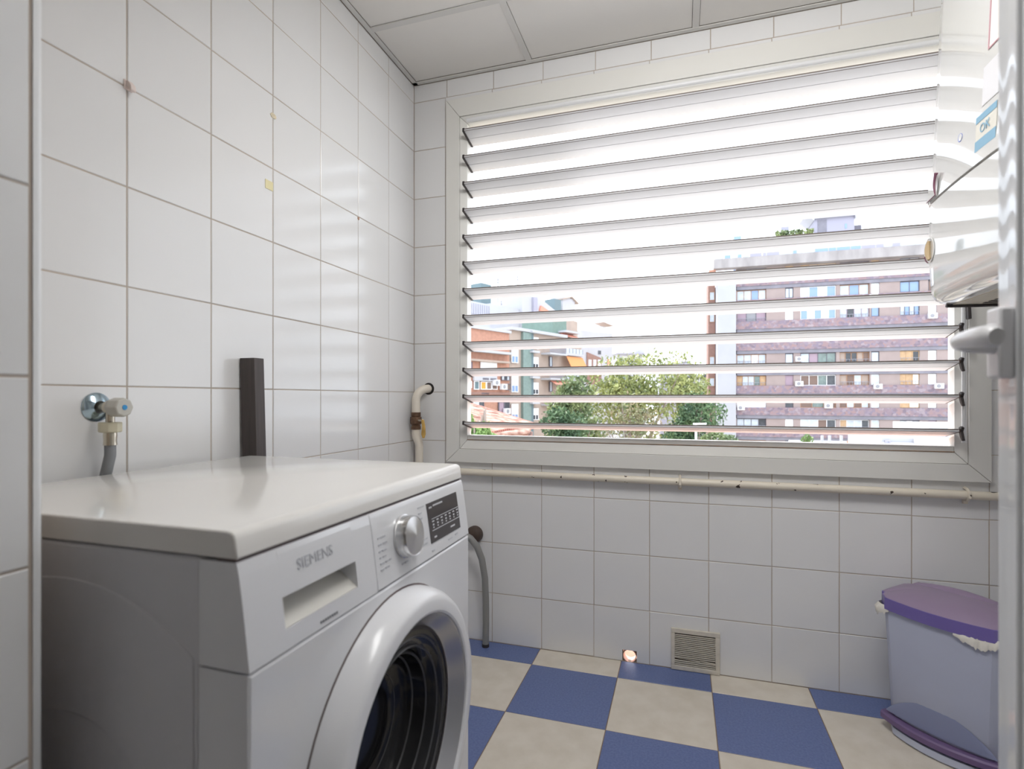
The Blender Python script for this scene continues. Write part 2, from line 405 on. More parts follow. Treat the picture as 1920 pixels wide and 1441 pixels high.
mitre(-0.8474, 0.839, 0.7637, 2.093, -0.8195, 0.8085, 0.7985, 2.068, 1.9905, 2.001, 2.043, 'frame_profile', M['alu'], 0.0006)
# thin dark joint between casing and frame
mitre(-0.8490, 0.8406, 0.7621, 2.0946, -0.8468, 0.8384, 0.7643, 2.0924, 1.9915, 1.9915, 2.0, 'frame_joint', M['brown'], 0)
wpart(MB().box(-0.8195, 0.8085, 2.0022, 2.042, 0.7985, 0.8165), 'sill_strip', M['alu'], bevel=0.0015)
wpart(MB().box(-0.8195, 0.8085, 1.9985, 2.0021, 0.7983, 0.8002), 'sill_joint', M['rust'])
wpart(MB().tube([(-0.8195, 2.000, 2.080), (0.8085, 2.000, 2.080)], 0.0085, 12), 'head_rail', M['alu2'], smooth=True)

SY0, SZ0, PITCH = 1.950, 2.0216, 0.1044
tilt = math.atan2(0.0235, 0.097)
prof = [(0.001,0.0005),(0.0,-0.002),(0.0,-0.0078),(0.0008,-0.0086),(0.006,-0.0086),(0.009,-0.0084),(0.047,-0.0078),(0.0475,-0.0064),(0.0500,-0.0064),(0.0505,-0.0076),(0.094,-0.0066),(0.0995,-0.0046),(0.1005,-0.003),(0.0995,-0.001),(0.094,0.0),(0.006,0.0012)]
ct, st = math.cos(tilt), math.sin(tilt)
prof_w = [(u*ct+v*st, -u*st+v*ct) for u, v in prof]        # (y,z) relative to nose
SX0, SX1 = -0.8155, 0.8035
sm = MB().prism(prof_w, 0, SX0+0.004, SX1-0.004).build('louvre_slat', M['slat'], win, True, ang=0.5)
capm = MB().prism([(y*1.02-0.0015, z+(0.003 if v > -0.004 else -0.003)) for (y, z), (u, v) in zip(prof_w, prof)], 0, SX0-0.003, SX0+0.0045).build('end_cap', M['black'], sm)
capr = MB().prism([(y, z) for y, z in prof_w], 0, SX1-0.004, SX1).build('end_cap', M['brown'], sm)
edg = MB().prism([(-0.0009,0.0002),(-0.0009,-0.0086),(0.0004,-0.0094),(0.0016,-0.0094),(0.0016,-0.0087),(0.0008,-0.0087),(0.0,-0.0078),(0.0,-0.0012)], 0, SX0+0.005, SX1-0.005).build('nose_shade_strip', M['edge'], sm)  # thin strip that paints the shade along the slat nose
brk = [(-0.006,0.004),(0.004,0.008),(0.014,0.004),(0.013,-0.010),(0.006,-0.026),(-0.004,-0.036),(-0.010,-0.034),(-0.004,-0.020),(0.001,-0.008)]
bkm = MB().prism(brk, 0, SX1+0.0005, SX1+0.008).build('louvre_bracket', M['black'], sm, bevel=0.001)
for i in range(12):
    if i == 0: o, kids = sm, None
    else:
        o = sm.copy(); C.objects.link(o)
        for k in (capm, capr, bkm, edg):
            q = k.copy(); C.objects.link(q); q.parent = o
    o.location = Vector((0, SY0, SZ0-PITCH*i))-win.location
wpart(MB().box(0.8125, 0.8180, 1.962, 1.968, 0.83, 2.05), 'operating_bar', M['alu2'], bevel=0.001)
wpart(MB().box(0.8220, 0.8280, 1.972, 1.978, 0.83, 2.05), 'operating_bar', M['alu2'], bevel=0.001)
for z in (1.135, 1.235):
    wpart(MB().prism([(1.955,z-0.03),(1.972,z-0.03),(1.975,z+0.005),(1.968,z+0.035),(1.960,z+0.02)], 0, 0.826, 0.834), 'operating_lever', M['black'], bevel=0.001)
# unseen ledge, sill, block and lintel, added to bounce sun or shade the slats
lg = MB().box(-1.6, 1.6, YB+0.040, YB+0.42, -0.16, -0.03).build('added_ledge', M['terra']); tag(lg, 'unseen terracotta ledge added below the window to bounce sunlight', 'trim', kind='structure')
os_ = MB().prism([(YB+0.041,0.792),(YB+0.041,0.74),(YB+0.20,0.725),(YB+0.20,0.777)], 0, -0.95, 0.95).build('added_sill', mat('added_sill_terracotta', srgb(216,162,138), 0.85, var=0.12, vscale=12)); tag(os_, 'unseen terracotta sill added below the louvres to bounce sunlight', 'trim', kind='structure')
cn = MB().box(-1.9, -0.665, YB+0.041, YB+0.40, 2.185, 2.45).build('added_shade_block', M['ext']); tag(cn, 'unseen plastered block added outside to shade the upper left slats', 'trim', kind='structure')  # unseen block, placed to cast shade on the upper left slats

ln = MB().box(-1.9, 1.3, YB+0.041, YB+0.115, 2.088, 2.45).build('added_lintel', M['ext']); tag(ln, 'unseen plastered lintel added outside to shade the top slat', 'trim', kind='structure')  # unseen, placed to keep sun off the top slat
# ================================================================== WASHING MACHINE
WX, WY0, WY1, WT = -0.443, 0.4465, 1.0465, 0.828
wm = empty('washing_machine', (-0.71, (WY0+WY1)/2, 0)); tag(wm, 'white front loading washing machine standing against the tiled left wall', 'washing machine')
def wp(mb, name, m, **k):
    par = k.pop('parent', wm); o = mb.build(name, m, par, **k)
    if par is wm: o.location = -wm.location
    return o
XF = -0.4255                                                # lower front plane
def pan_x(z):                                               # control panel profile
    t = max(0, min(1, (0.795-z)/(0.795-0.683))); return -0.4415+0.0165*(t**0.8)
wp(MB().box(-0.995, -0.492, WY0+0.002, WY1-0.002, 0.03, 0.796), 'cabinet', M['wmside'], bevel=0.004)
# pressed relief of the side panel
def arc_plate(cx, cz, r0, r1, a0, a1, y0, y1, n=24):
    P = [(cx+r1*math.cos(a), cz+r1*math.sin(a)) for a in [a0+(a1-a0)*i/n for i in range(n+1)]]
    Q = [(cx+r0*math.cos(a), cz+r0*math.sin(a)) for a in [a1+(a0-a1)*i/n for i in range(n+1)]]
    return MB().prism(P+Q, 1, y0, y1)
po_ = [(-0.695+0.313*math.cos(a), 0.442+0.313*math.sin(a)) for a in [0.9+(PI-0.9)*i/40 for i in range(41)]]
pi_ = [(-0.695+0.155*math.cos(a), 0.442+0.155*math.sin(a)) for a in [PI-(PI+0.5)*i/40 for i in range(41)]]
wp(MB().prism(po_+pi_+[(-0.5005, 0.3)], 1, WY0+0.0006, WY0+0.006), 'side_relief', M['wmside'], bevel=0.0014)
# front frame post seam + lower front
DC = (XF, 0.7465, 0.437); AX = (1, 0, 0)
fp = MB(); zz0, zz1 = 0.075, 0.6795; angs = sorted([2*PI*i/72 for i in range(72)]+[math.atan2(z-DC[2], y-DC[1]) % (2*PI) for y in (WY0, WY1) for z in (zz0, zz1)]); na = len(angs); rws = [[], [], [], []]
for a in angs:
    ca, sa = math.cos(a), math.sin(a); t = min(((WY1-DC[1]) if ca > 0 else (DC[1]-WY0))/max(abs(ca), 1e-6), ((zz1-DC[2]) if sa > 0 else (DC[2]-zz0))/max(abs(sa), 1e-6))
    ti = min(((WY1-0.003-DC[1]) if ca > 0 else (DC[1]-WY0-0.003))/max(abs(ca), 1e-6), ((zz1-0.003-DC[2]) if sa > 0 else (DC[2]-zz0-0.003))/max(abs(sa), 1e-6))
    for row, r, x in ((0, t, XF-0.0664), (1, t, XF-0.0022), (2, ti, XF), (3, 0.192, XF)): rws[row].append((x, DC[1]+r*ca, DC[2]+r*sa))
fp.grid([r+[r[0]] for r in rws]).lathe([(0.192, 0.0), (0.192, -0.05)], DC, AX, 72); fpo = wp(fp, 'front_panel', M['wm'])
wp(MB().box(XF-0.08, XF-0.012, WY0+0.004, WY1-0.004, 0.012, 0.072), 'plinth', M['wm'], bevel=0.003)
for (x, y) in ((-0.95, WY0+0.06), (-0.95, WY1-0.06), (-0.50, WY0+0.06), (-0.50, WY1-0.06)):
    wp(MB().lathe([(0.022,0.0),(0.022,0.008),(0.012,0.012),(0.012,0.032)], (x, y, 0), (0,0,1), 16, (True, True)), 'foot', M['black'])
# top
wp(MB().prism([(-0.998,0.7985),(-0.998,0.824),(-0.994,0.828),(-0.456,0.828),(-0.4495,0.8268),(-0.4455,0.8235),(-0.4440,0.819),(-0.4425,0.808),(-0.4415,0.7985)], 1, WY0, WY1), 'top_panel', M['wmtop'], smooth=True, bevel=0.002, ang=0.8)
wp(MB().box(-1.006, -0.9985, WY0+0.01, WY1-0.01, 0.806, 0.8255), 'rear_strip', M['plast_y'], bevel=0.002)
wp(MB().box(-0.47, pan_x(0.795)-0.004, WY0+0.003, WY1-0.003, 0.79, 0.7995), 'top_seam', M['seam'])
# control panel (right of the drawer)
def pan_poly(z0, z1, n=8, back=-0.4919): return [(back, z0)]+[(pan_x(z0+(z1-z0)*i/n), z0+(z1-z0)*i/n) for i in range(n+1)]+[(back, z1)]
YD = 0.693
wp(MB().prism(pan_poly(0.6825, 0.795), 1, YD+0.0008, WY1), 'control_panel', M['wm'], smooth=True, bevel=0.0015, ang=0.5)
# detergent drawer with pocket
PY0, PY1, PZ0, PZ1 = 0.503, 0.646, 0.705, 0.7405
dr = MB()
for (a, b, c, d) in ((WY0, PY0, 0.6825, 0.795), (PY1, YD-0.0008, 0.6825, 0.795), (PY0, PY1, 0.6825, PZ0), (PY0, PY1, PZ1, 0.795)):
    dr.prism(pan_poly(c, d), 1, a, b)
dro = wp(dr, 'detergent_drawer', M['wm'])
pk = MB().box(-0.474, -0.470, PY0, PY1, PZ0, PZ1)
pk.add([(-0.470,PY0,PZ1-0.006),(-0.470,PY1,PZ1-0.006),(pan_x(PZ0)-0.001,PY1,PZ0+0.0005),(pan_x(PZ0)-0.001,PY0,PZ0+0.0005),(-0.470,PY0,PZ0),(-0.470,PY1,PZ0)], [(0,1,2,3),(0,3,4),(1,5,2),(3,2,5,4)])
pko = pk.build('drawer_pocket', M['pocket'], dro)
def on_panel(y, z, lift=0.0005):
    d = 0.002; t = Vector((pan_x(z+d)-pan_x(z-d), 0, 2*d)).normalized(); n = Vector((0,1,0)).cross(t)
    return Vector((pan_x(z), y, z))+n*lift, R3((0,1,0), t, n)
def ptext(s, size, y, z, m, par, name='lettering', align='CENTER'):
    p, R = on_panel(y, z)
    off = wm.location if par is wm else (Vector((0,0,0)))
    return text_part(name, s, size, p-(off if par is wm else Vector((0,0,0))), R, par, m, 0.0002, align)
ptext('SIEMENS', 0.0185, 0.566, 0.7685, M['print'], dro, 'brand_lettering')
def dashes(items, m, name, par):
    mb = MB()
    for (y, z, w, h) in items:
        p, R = on_panel(y, z, 0.0004); e = []
        for (a, b, c) in ((-1,-1,-1),(1,-1,-1),(1,1,-1),(-1,1,-1),(-1,-1,1),(1,-1,1),(1,1,1),(-1,1,1)):
            e.append(p+R @ Vector((a*w/2, b*h/2, c*0.0003)))
        mb.add(e, [(0,3,2,1),(4,5,6,7),(0,1,5,4),(1,2,6,5),(2,3,7,6),(3,0,4,7)])
    return wp(mb, name, m) if par is wm else mb.build(name, m, par)
dashes([(0.5635+0.0045*i, 0.6895, 0.0026, 0.0030) for i in range(8)], M['dprint'], 'drawer_lettering', dro)
# programme marks round the knob
KY, KZ = 0.784, 0.7415
marks = []
for z, ws in ((0.756, (0.022,)), (0.746, (0.010, 0.012)), (0.736, (0.006, 0.012)), (0.727, (0.006, 0.010)), (0.718, (0.012, 0.008, 0.006)), (0.709, (0.010, 0.012))):
    y = 0.706
    for w in ws: marks.append((y+w/2, z, w, 0.0024)); y += w+0.003
for z, ws in ((0.775, (0.014, 0.008)), (0.7655, (0.012,)), (0.756, (0.012,)), (0.747, (0.010,)), (0.738, (0.010,)), (0.729, (0.006,)), (0.719, (0.012, 0.008)), (0.711, (0.010, 0.008))):
    y = 0.840
    for w in ws: marks.append((y+w/2, z, w, 0.0024)); y += w+0.003
marks += [(0.772, 0.7005, 0.008, 0.0026), (0.783, 0.7005, 0.010, 0.0026), (0.880, 0.692, 0.010, 0.0028), (0.955, 0.695, 0.018, 0.002), (0.985, 0.697, 0.012, 0.0032)]
dashes(marks, M['print'], 'programme_lettering', wm)['kind'] = 'stuff'
kp, kR = on_panel(KY, KZ, 0.0); kn = kR.col[2]
ko = wp(MB().lathe([(0.0345,0.0),(0.0350,0.003),(0.0335,0.004),(0.0325,0.017),(0.0312,0.0205),(0.0302,0.0200),(0.015,0.0218),(0.0,0.0236)], kp, kn, 48, (True, False)), 'programme_knob', M['steel'], smooth=True, ang=0.3)
ko['label'] = 'round brushed metal programme knob'
# black display with its marks
def quad_on_panel(ys0, ys1, z0, z1, lift, m, name, par, n=6):
    rws = []
    for k, lf in ((0, 0.0), (1, lift)):
        pass
    top = [[on_panel(a+(b-a)*t, z, lift)[0] for t in (0, 1)] for (z, a, b) in [(z0+(z1-z0)*i/n, ys0[0]+(ys0[1]-ys0[0])*i/n, ys1[0]+(ys1[1]-ys1[0])*i/n) for i in range(n+1)]]
    bot = [[on_panel(a+(b-a)*t, z, -0.002)[0] for t in (0, 1)] for (z, a, b) in [(z0+(z1-z0)*i/n, ys0[0]+(ys0[1]-ys0[0])*i/n, ys1[0]+(ys1[1]-ys1[0])*i/n) for i in range(n+1)]]
    mb = MB().grid(top); mb.grid(bot)
    k = 2*(n+1); fs = []
    for i in range(n): fs += [(2*i, 2*i+2, k+2*i+2, k+2*i), (2*i+1, k+2*i+1, k+2*i+3, 2*i+3)]
    fs += [(0, k, k+1, 1), (2*n, 2*n+1, k+2*n+1, k+2*n)]
    mb.f += fs
    return wp(mb, name, m) if par is wm else mb.build(name, m, par)
do = quad_on_panel((0.874, 0.872), (1.006, 1.006), 0.7055, 0.7765, 0.0009, M['disp'], 'display', wm)
do['label'] = 'black rectangular display panel'
dm = [(0.882+0.0062*i, 0.768, 0.0045, 0.003) for i in range(2)]+[(0.898+0.0052*i, 0.7695, 0.0042, 0.003) for i in range(8)]
dm += [(0.944, 0.747, 0.118, 0.0009), (0.944, 0.7265, 0.122, 0.0011)]
for i in range(7):
    yy = 0.890+0.018*i; dm += [(yy, 0.7425, 0.008, 0.0022), (yy, 0.7365, 0.0055, 0.003), (yy, 0.7315, 0.004, 0.0024)]
dm += [(0.893, 0.714, 0.010, 0.003), (0.970, 0.7165, 0.020, 0.003)]
mb = MB()
for (y, z, w, h) in dm:
    p, R = on_panel(y, z, 0.0012); e = [p+R @ Vector((a*w/2, b*h/2, c*0.0002)) for (a, b, c) in ((-1,-1,-1),(1,-1,-1),(1,1,-1),(-1,1,-1),(-1,-1,1),(1,-1,1),(1,1,1),(-1,1,1))]
    mb.add(e, [(0,3,2,1),(4,5,6,7),(0,1,5,4),(1,2,6,5),(2,3,7,6),(3,0,4,7)])
mb.build('display_marks', M['lprint'], do)
# door
drr = wp(MB().lathe([(0.2265,-0.002),(0.2262,0.010),(0.2225,0.026),(0.2150,0.0385),(0.2115,0.0415),(0.206,0.0432),(0.191,0.0432),(0.1875,0.0415),(0.1865,0.038)], DC, AX, 72), 'door', M['wmring'], smooth=True, ang=0.42)
MB().lathe([(0.229,0.0),(0.2265,0.0015)], DC, AX, 72).build('door_gap', M['seam'], drr)
ch = MB().lathe([(0.1868,0.0385),(0.184,0.036),(0.168,0.017),(0.1625,0.013)], DC, AX, 72).build('door_inner_ring', M['silver'], drr, True); ch['label'] = 'silver inner ring of the door'
MB().lathe([(0.163,0.0145),(0.1605,0.016),(0.158,0.0145)], DC, AX, 72).build('door_seal', M['black'], drr, True)
gl = MB().lathe([(0.1585,0.014),(0.150,0.013),(0.130,0.006),(0.118,-0.012),(0.112,-0.040),(0.100,-0.050),(0.06,-0.056),(0.0,-0.058)], DC, AX, 72).build('door_glass', M['dglass'], drr, True, ang=1.2)
gl['label'] = 'dark bowl shaped door glass'
for (r_, h_) in ((0.1475, 0.0128), (0.1315, 0.0075), (0.1195, -0.008), (0.1135, -0.032), (0.085, -0.0525)):
    MB().lathe([(r_+0.0022, h_-0.0006), (r_, h_+0.0012), (r_-0.0022, h_-0.0012)], DC, AX, 60).build('gasket_fold', M['fold'], gl, True)
hd = MB()
a0, a1, n = -0.42, 0.42, 16
rws = []
for i in range(n+1):
    a = a0+(a1-a0)*i/n; k = math.sin(PI*i/n)**0.5
    ring = []
    for (r, h) in ((0.215, 0.0372), (0.2225, 0.034+0.004*k), (0.2262, 0.024+0.004*k), (0.2275, 0.010)):
        ring.append((DC[0]+h, DC[1]+r*math.cos(a), DC[2]+r*math.sin(a)))
    rws.append(ring)
hd.grid(rws).build('door_handle', M['wm'], drr, True)

# ================================================================== THINGS ON THE LEFT WALL
v = empty('water_tap', (XL, 0.7338, 0.9497)); tag(v, 'chrome angle valve with blue dot knob on the left wall', 'tap')
def vp(mb, name, m, **k):
    o = mb.build(name, m, v, **k); o.location = -v.location; return o
VY, VZ = 0.7338, 0.9497
vp(MB().lathe([(0.0275,0.0005),(0.0275,0.002),(0.022,0.007),(0.012,0.012)], (XL, VY, VZ), (1,0,0), 32), 'rosette', M['chrome'], smooth=True)
vp(MB().lathe([(0.0085,0.004),(0.0085,0.030),(0.012,0.031),(0.012,0.044)], (XL, VY, VZ), (1,0,0), 20, (False, True)), 'valve_body', M['nickel'], smooth=True)
kn_ = MB()
kp_ = [(0.0175, 0.0), (0.0182, 0.004), (0.0182, 0.026), (0.0165, 0.029)]
kn_.lathe([(0.013,-0.003)]+kp_, (XL+0.045, VY, VZ), (1,0,0), 8, (True, True))
ko_ = vp(kn_, 'knob', M['plast_g'], bevel=0.0015)
MB().lathe([(0.0048,0.0),(0.0046,0.0008)], (XL+0.0742, VY, VZ), (1,0,0), 16, (True, True)).build('blue_dot', M['bluep'], ko_)
vp(MB().tube([(XL+0.037, VY, VZ), (XL+0.037, VY, VZ-0.030)], 0.0075, 14), 'outlet', M['nickel'], smooth=True)
h = empty('inlet_hose', (XL+0.037, VY, VZ-0.028)); tag(h, 'grey water hose hanging from the wall tap behind the machine', 'hose')
def hp(mb, name, m, **k):
    o = mb.build(name, m, h, **k); o.location = -h.location; return o
hp(MB().lathe([(0.0185,0.0),(0.019,-0.002),(0.019,-0.017),(0.017,-0.019)], (XL+0.037, VY, VZ-0.028), (0,0,1), 8, (True, True)), 'hose_nut', M['plast_y'], bevel=0.001)
hp(MB().lathe([(0.0105,-0.019),(0.0112,-0.024),(0.0105,-0.034),(0.0112,-0.043)], (XL+0.037, VY, VZ-0.028), (0,0,1), 20, (True, True)), 'ferrule', M['nickel'], smooth=True)
hp(MB().tube([(XL+0.037, VY, VZ-0.069), (XL+0.037, VY, VZ-0.09), (XL+0.033, VY-0.004, VZ-0.12), (XL+0.027, VY-0.010, VZ-0.16), (XL+0.026, VY-0.012, 0.6), (XL+0.026, VY, 0.35)], 0.0095, 14), 'hose_tube', M['hose'], smooth=True)

hk = MB().box(XL, XL+0.0025, 0.786, 0.804, 1.583, 1.603)
hk.prism([(XL+0.002,1.601),(XL+0.008,1.600),(XL+0.016,1.590),(XL+0.017,1.581),(XL+0.013,1.578),(XL+0.011,1.586),(XL+0.002,1.591)], 1, 0.789, 0.800)
tag(hk.build('wall_hook', mat('cream_plastic', srgb(222,208,202), 0.4), None, bevel=0.001), 'small cream plastic hook stuck high on the left wall', 'hook')
def blob(name, y, z, ry, rz, m, label, cat):
    random.seed(int(y*1000)); n = 14; P = [(y+ry*math.cos(2*PI*i/n)*random.uniform(0.7,1.1), z+rz*math.sin(2*PI*i/n)*random.uniform(0.7,1.1)) for i in range(n)]
    tag(MB().prism(P, 0, XL, XL+0.0014).build(name, m), label, cat)
blob('glue_remnant', 1.198, 1.7345, 0.012, 0.008, M['glue'], 'dried glue blob on the left wall above the tape scrap', 'glue')
tag(MB().box(XL, XL+0.0012, 1.168, 1.196, 1.528, 1.552).build('tape_scrap', M['tape']), 'yellowed square of tape left on the white tiles', 'tape')
sh = MB().lathe([(0.0055,0.0),(0.0055,0.0012),(0.003,0.0016)], (XL, 1.602, 1.584), (1,0,0), 12, (False, True))
tag(sh.build('wall_plug', mat('rusty_plug', srgb(176,140,118), 0.7)), 'rusty wall plug in a tile joint of the left wall', 'plug')

# dark post leaning on the wall
po = MB(); bz_, tz_ = 0.0, 1.067
def pq(z):
    t = z/1.067; ox = 0.020*(1-t); oy = 0.004*(1-t)
    return [(-1.0565+ox+0.01*(1-t), 1.078+oy), (-1.0115+ox+0.01*(1-t), 1.078+oy), (-1.0115+ox+0.01*(1-t), 1.111+oy), (-1.0565+ox+0.01*(1-t), 1.111+oy)]
a, b = pq(0), pq(1.067)
po.add([(x, y, 0.0) for x, y in a]+[(x, y, 1.067) for x, y in b], [(0,3,2,1),(4,5,6,7),(0,1,5,4),(1,2,6,5),(2,3,7,6),(3,0,4,7)])
tag(po.build('wooden_post', M['post'], None, bevel=0.0015), 'dark brown square post leaning on the wall behind the washing machine', 'post')

# ================================================================== PIPES ON THE BACK WALL
gp = empty('gas_pipe', (-1.027, 1.963, 0)); tag(gp, 'cream gas pipe with brown stop valve in the room corner', 'pipe')
def gpp(mb, name, m, **k):
    par = k.pop('parent', gp); o = mb.build(name, m, par, **k)
    if par is gp: o.location = -gp.location
    return o
GX, GY = -1.0285, 1.963
arc = [(-0.994, YB+0.006, 1.004), (-0.994, YB-0.006, 1.004)]+[(-0.994-0.0345*math.sin(t), YB-0.006-0.036*math.sin(t), 1.004-0.050*(1-math.cos(t))) for t in [PI/2*i/10 for i in range(1, 11)]]
gpp(MB().tube(arc+[(GX, GY, 0.94), (GX, GY, 0.906)], 0.0172, 18), 'pipe_bend', M['pipe'], smooth=True)
gpp(MB().lathe([(0.0245,0.0),(0.0245,0.001)], (-0.992, YB-0.0004, 1.004), (0,-1,0), 24, (False, True)), 'wall_hole', M['dark'])
gv = gpp(MB().lathe([(0.0195,0.908),(0.0195,0.893),(0.0175,0.891),(0.0225,0.889),(0.0235,0.875),(0.0225,0.862),(0.018,0.858),(0.0175,0.852),(0.0200,0.851),(0.0200,0.839),(0.0165,0.838)], (GX, GY, 0), (0,0,1), 12, (True, True)), 'stop_valve', M['brass'])
gv['label'] = 'tarnished brown stop valve'
lv = gpp(MB().tube([(GX+0.015, GY-0.012, 0.876), (GX+0.044, GY-0.026, 0.876)], 0.006, 10), 'valve_stem', M['nickel'], parent=gv)
GX += 0.012
yl = MB().prism([(GX+0.027,0.880),(GX+0.037,0.880),(GX+0.043,0.855),(GX+0.045,0.822),(GX+0.040,0.806),(GX+0.032,0.806),(GX+0.027,0.822),(GX+0.030,0.852)], 1, GY-0.032, GY-0.024)
GX -= 0.012
gpp(yl, 'valve_lever', M['ylever'], bevel=0.002, parent=gv)
gpp(MB().tube([(GX, GY, 0.839), (GX, GY, 0.822), (GX+0.002, GY, 0.808), (GX+0.011, GY, 0.790), (GX+0.015, GY, 0.776), (GX+0.015, GY, 0.74), (GX+0.015, GY, 0.4), (GX+0.015, GY, 0.005)], [0.0165,0.0175,0.0175,0.0170,0.0160,0.0155,0.0155,0.0155], 18), 'pipe_run', M['pipe'], smooth=True)

hpz = 0.6705
hw = empty('water_pipe', (0, 1.984, hpz)); tag(hw, 'chipped cream pipe running along the wall below the window', 'pipe')
o = MB().tube([(-0.985, 1.984, hpz+0.002), (-0.4, 1.984, hpz+0.001), (0.3, 1.984, hpz), (XR-0.002, 1.984, hpz-0.001)], 0.0132, 18).build('pipe_run', M['hpipe'], hw, True); o.location = -hw.location
for x in (-0.004, 0.835):
    o = MB().tube([(x, YB-0.001, hpz+0.019), (x, 1.984, hpz+0.0165), (x, 1.968, hpz+0.006), (x, 1.968, hpz-0.006), (x, 1.984, hpz-0.0165), (x, YB-0.001, hpz-0.019)], 0.0045, 8).build('pipe_clip', M['hpipe'], hw, True); o.location = -hw.location
    o = MB().box(x-0.006, x+0.006, YB-0.010, YB, hpz-0.030, hpz-0.014).build('clip_foot', M['hpipe'], hw, bevel=0.001); o.location = -hw.location

dhz = empty('drain_hose', (-0.72, 1.955, 0)); tag(dhz, 'grey drain hose bending down to the floor behind the machine', 'hose')
o = MB().tube([(-0.86, 1.915, 0.45), (-0.81, 1.920, 0.442), (-0.775, 1.925, 0.425), (-0.750, 1.930, 0.395), (-0.732, 1.936, 0.345), (-0.722, 1.943, 0.27), (-0.7205, 1.949, 0.18), (-0.722, 1.955, 0.09), (-0.7245, 1.957, 0.008)], 0.0128, 16).build('hose_tube', M['hose2'], dhz, True); o.location = -dhz.location
o = MB().lathe([(0.0136,0.0),(0.0140,0.006),(0.0136,0.012)], (-0.7245, 1.957, 0.001), (0,0,1), 18, (True, True)).build('hose_end', M['black'], dhz, True); o.location = -dhz.location
wa = MB().lathe([(0.0,0.038),(0.020,0.036),(0.031,0.028),(0.034,0.014),(0.033,0.0)], (-0.7855, YB-0.001, 0.423), (0,-1,0), 24)
tag(wa.build('waste_outlet', M['brown'], None, True), 'dark brown waste outlet cap on the wall beside the machine', 'outlet')

# vent grille
gr = empty('vent_grille', (0.047, YB, 0.068)); tag(gr, 'white slatted vent grille low on the back wall', 'vent')
def grp(mb, name, m, **k):
    o = mb.build(name, m, gr, **k); o.location = -gr.location; return o
GX0, GX1, GZ0, GZ1 = -0.034, 0.129, -0.0, 0.147
for (x0, x1, z0, z1) in ((GX0, GX1, GZ1-0.016, GZ1), (GX0, GX1, GZ0+0.001, GZ0+0.017), (GX0, GX0+0.012, GZ0+0.017, GZ1-0.016), (GX1-0.015, GX1, GZ0+0.017, GZ1-0.016)):
    grp(MB().box(x0, x1, YB-0.010, YB, z0, z1), 'grille_frame', M['grille'], bevel=0.0015)
grp(MB().box(GX0+0.010, GX1-0.012, YB-0.0008, YB-0.0002, GZ0+0.01, GZ1-0.01), 'grille_backing', M['vent_dark'])
ns = 17
for i in range(ns):
    z = GZ0+0.0215+(GZ1-GZ0-0.043)*i/(ns-1); sg = 0.0
    mbs = MB(); x0, x1 = GX0+0.0115, GX1-0.0145
    if i == 3: mbs.add([(x0,YB-0.0085,z+0.002),(x0+0.085,YB-0.0085,z-0.003),(x0+0.085,YB-0.002,z),(x0,YB-0.002,z+0.005),(x0+0.085,YB-0.0085,z-0.0005),(x1,YB-0.0085,z-0.005),(x1,YB-0.002,z-0.002),(x0+0.085,YB-0.002,z+0.0025)], [(0,1,2,3),(4,5,6,7),(0,1,4),(1,2,7,4)])
    else: mbs.prism([(YB-0.0085,z-0.0018),(YB-0.0078,z-0.0022),(YB-0.0045,z-0.0008),(YB-0.0045,z+0.0014),(YB-0.0085,z+0.0006)], 0, x0, x1)
    grp(mbs, 'grille_slat', M['grille'])

# ================================================================== BOILER
bo = empty('water_heater', (XR, 1.41, 1.2)); tag(bo, 'glossy white wall hung water heater above the bin', 'water heater')
def bp_(mb, name, m, **k):
    par = k.pop('parent', bo); o = mb.build(name, m, par, **k)
    if par is bo: o.location = -bo.location
    return o
BY0, BY1 = 1.17, 1.625
def bx_(z):                                                  # front bulge (X of the face)
    if z > 1.452: return 0.5935+0.0225*((z-1.452)/0.53)
    return 0.590+0.012*max(0, (1.30-z)/0.1)**2*0.25
def loft(zs, xs, m, name, ycut=0.0):
    rws = []; n = 18
    for z, x in zip(zs, xs):
        row = [(XR-0.06, BY0, z)]
        for i in range(n+1):
            t = i/n; y = BY0+(BY1-BY0)*t; e = min(t, 1-t)*(BY1-BY0)
            bul = 0.010*(1-(2*t-1)**2)
            rd = 0.016; ins = 0 if e >= rd else rd-math.sqrt(max(0, rd*rd-(rd-e)**2))
            row.append((x+0.006-bul+ins, y, z))
        row.append((XR-0.06, BY1, z)); rws.append(row)
    mb = MB().grid(rws); m0 = len(rws[0]); last = len(rws)-1
    mb.f.append(tuple(range(m0))); mb.f.append(tuple(range(last*m0, last*m0+m0))[::-1])
    return bp_(mb, name, m, smooth=True, ang=0.55)
zs = [1.455+0.05*i for i in range(12)]
loft(zs, [bx_(z)-(0.003 if k == 0 else 0) for k, z in enumerate(zs)], M['boiler'], 'upper_cover')
zl = [1.2, 1.2035, 1.2100, 1.219, 1.232, 1.26, 1.30, 1.35, 1.40, 1.4495]
xl = [0.625, 0.612, 0.603, 0.5975, 0.5945, 0.592, 0.590, 0.5895, 0.590, 0.592]
loft(zl, xl, M['boiler'], 'lower_cover')
bp_(MB().box(0.602, XR-0.06, BY0+0.004, BY1-0.004, 1.449, 1.456), 'cover_seam', mat('seam_taupe', srgb(176,160,154), 0.6))
bp_(MB().box(XR-0.06, XR, BY0+0.03, BY1-0.03, 1.22, 1.98), 'back_plate', M['boiler2'])
bp_(MB().box(0.645, XR-0.07, BY0+0.02, BY1-0.012, 1.1985, 1.2005), 'bottom_tray', M['boiler2'])
for i in range(6):
    y = 1.585-0.026*i
    bp_(MB().box(0.70, 0.86, y-0.006, y+0.006, 1.1970, 1.1987), 'bottom_slot', M['black'])
bp_(MB().tube([(0.632, 1.606, 1.1965), (0.70, 1.612, 1.1955), (0.86, 1.612, 1.1950)], 0.004, 8), 'bottom_rail', M['black'], smooth=True)
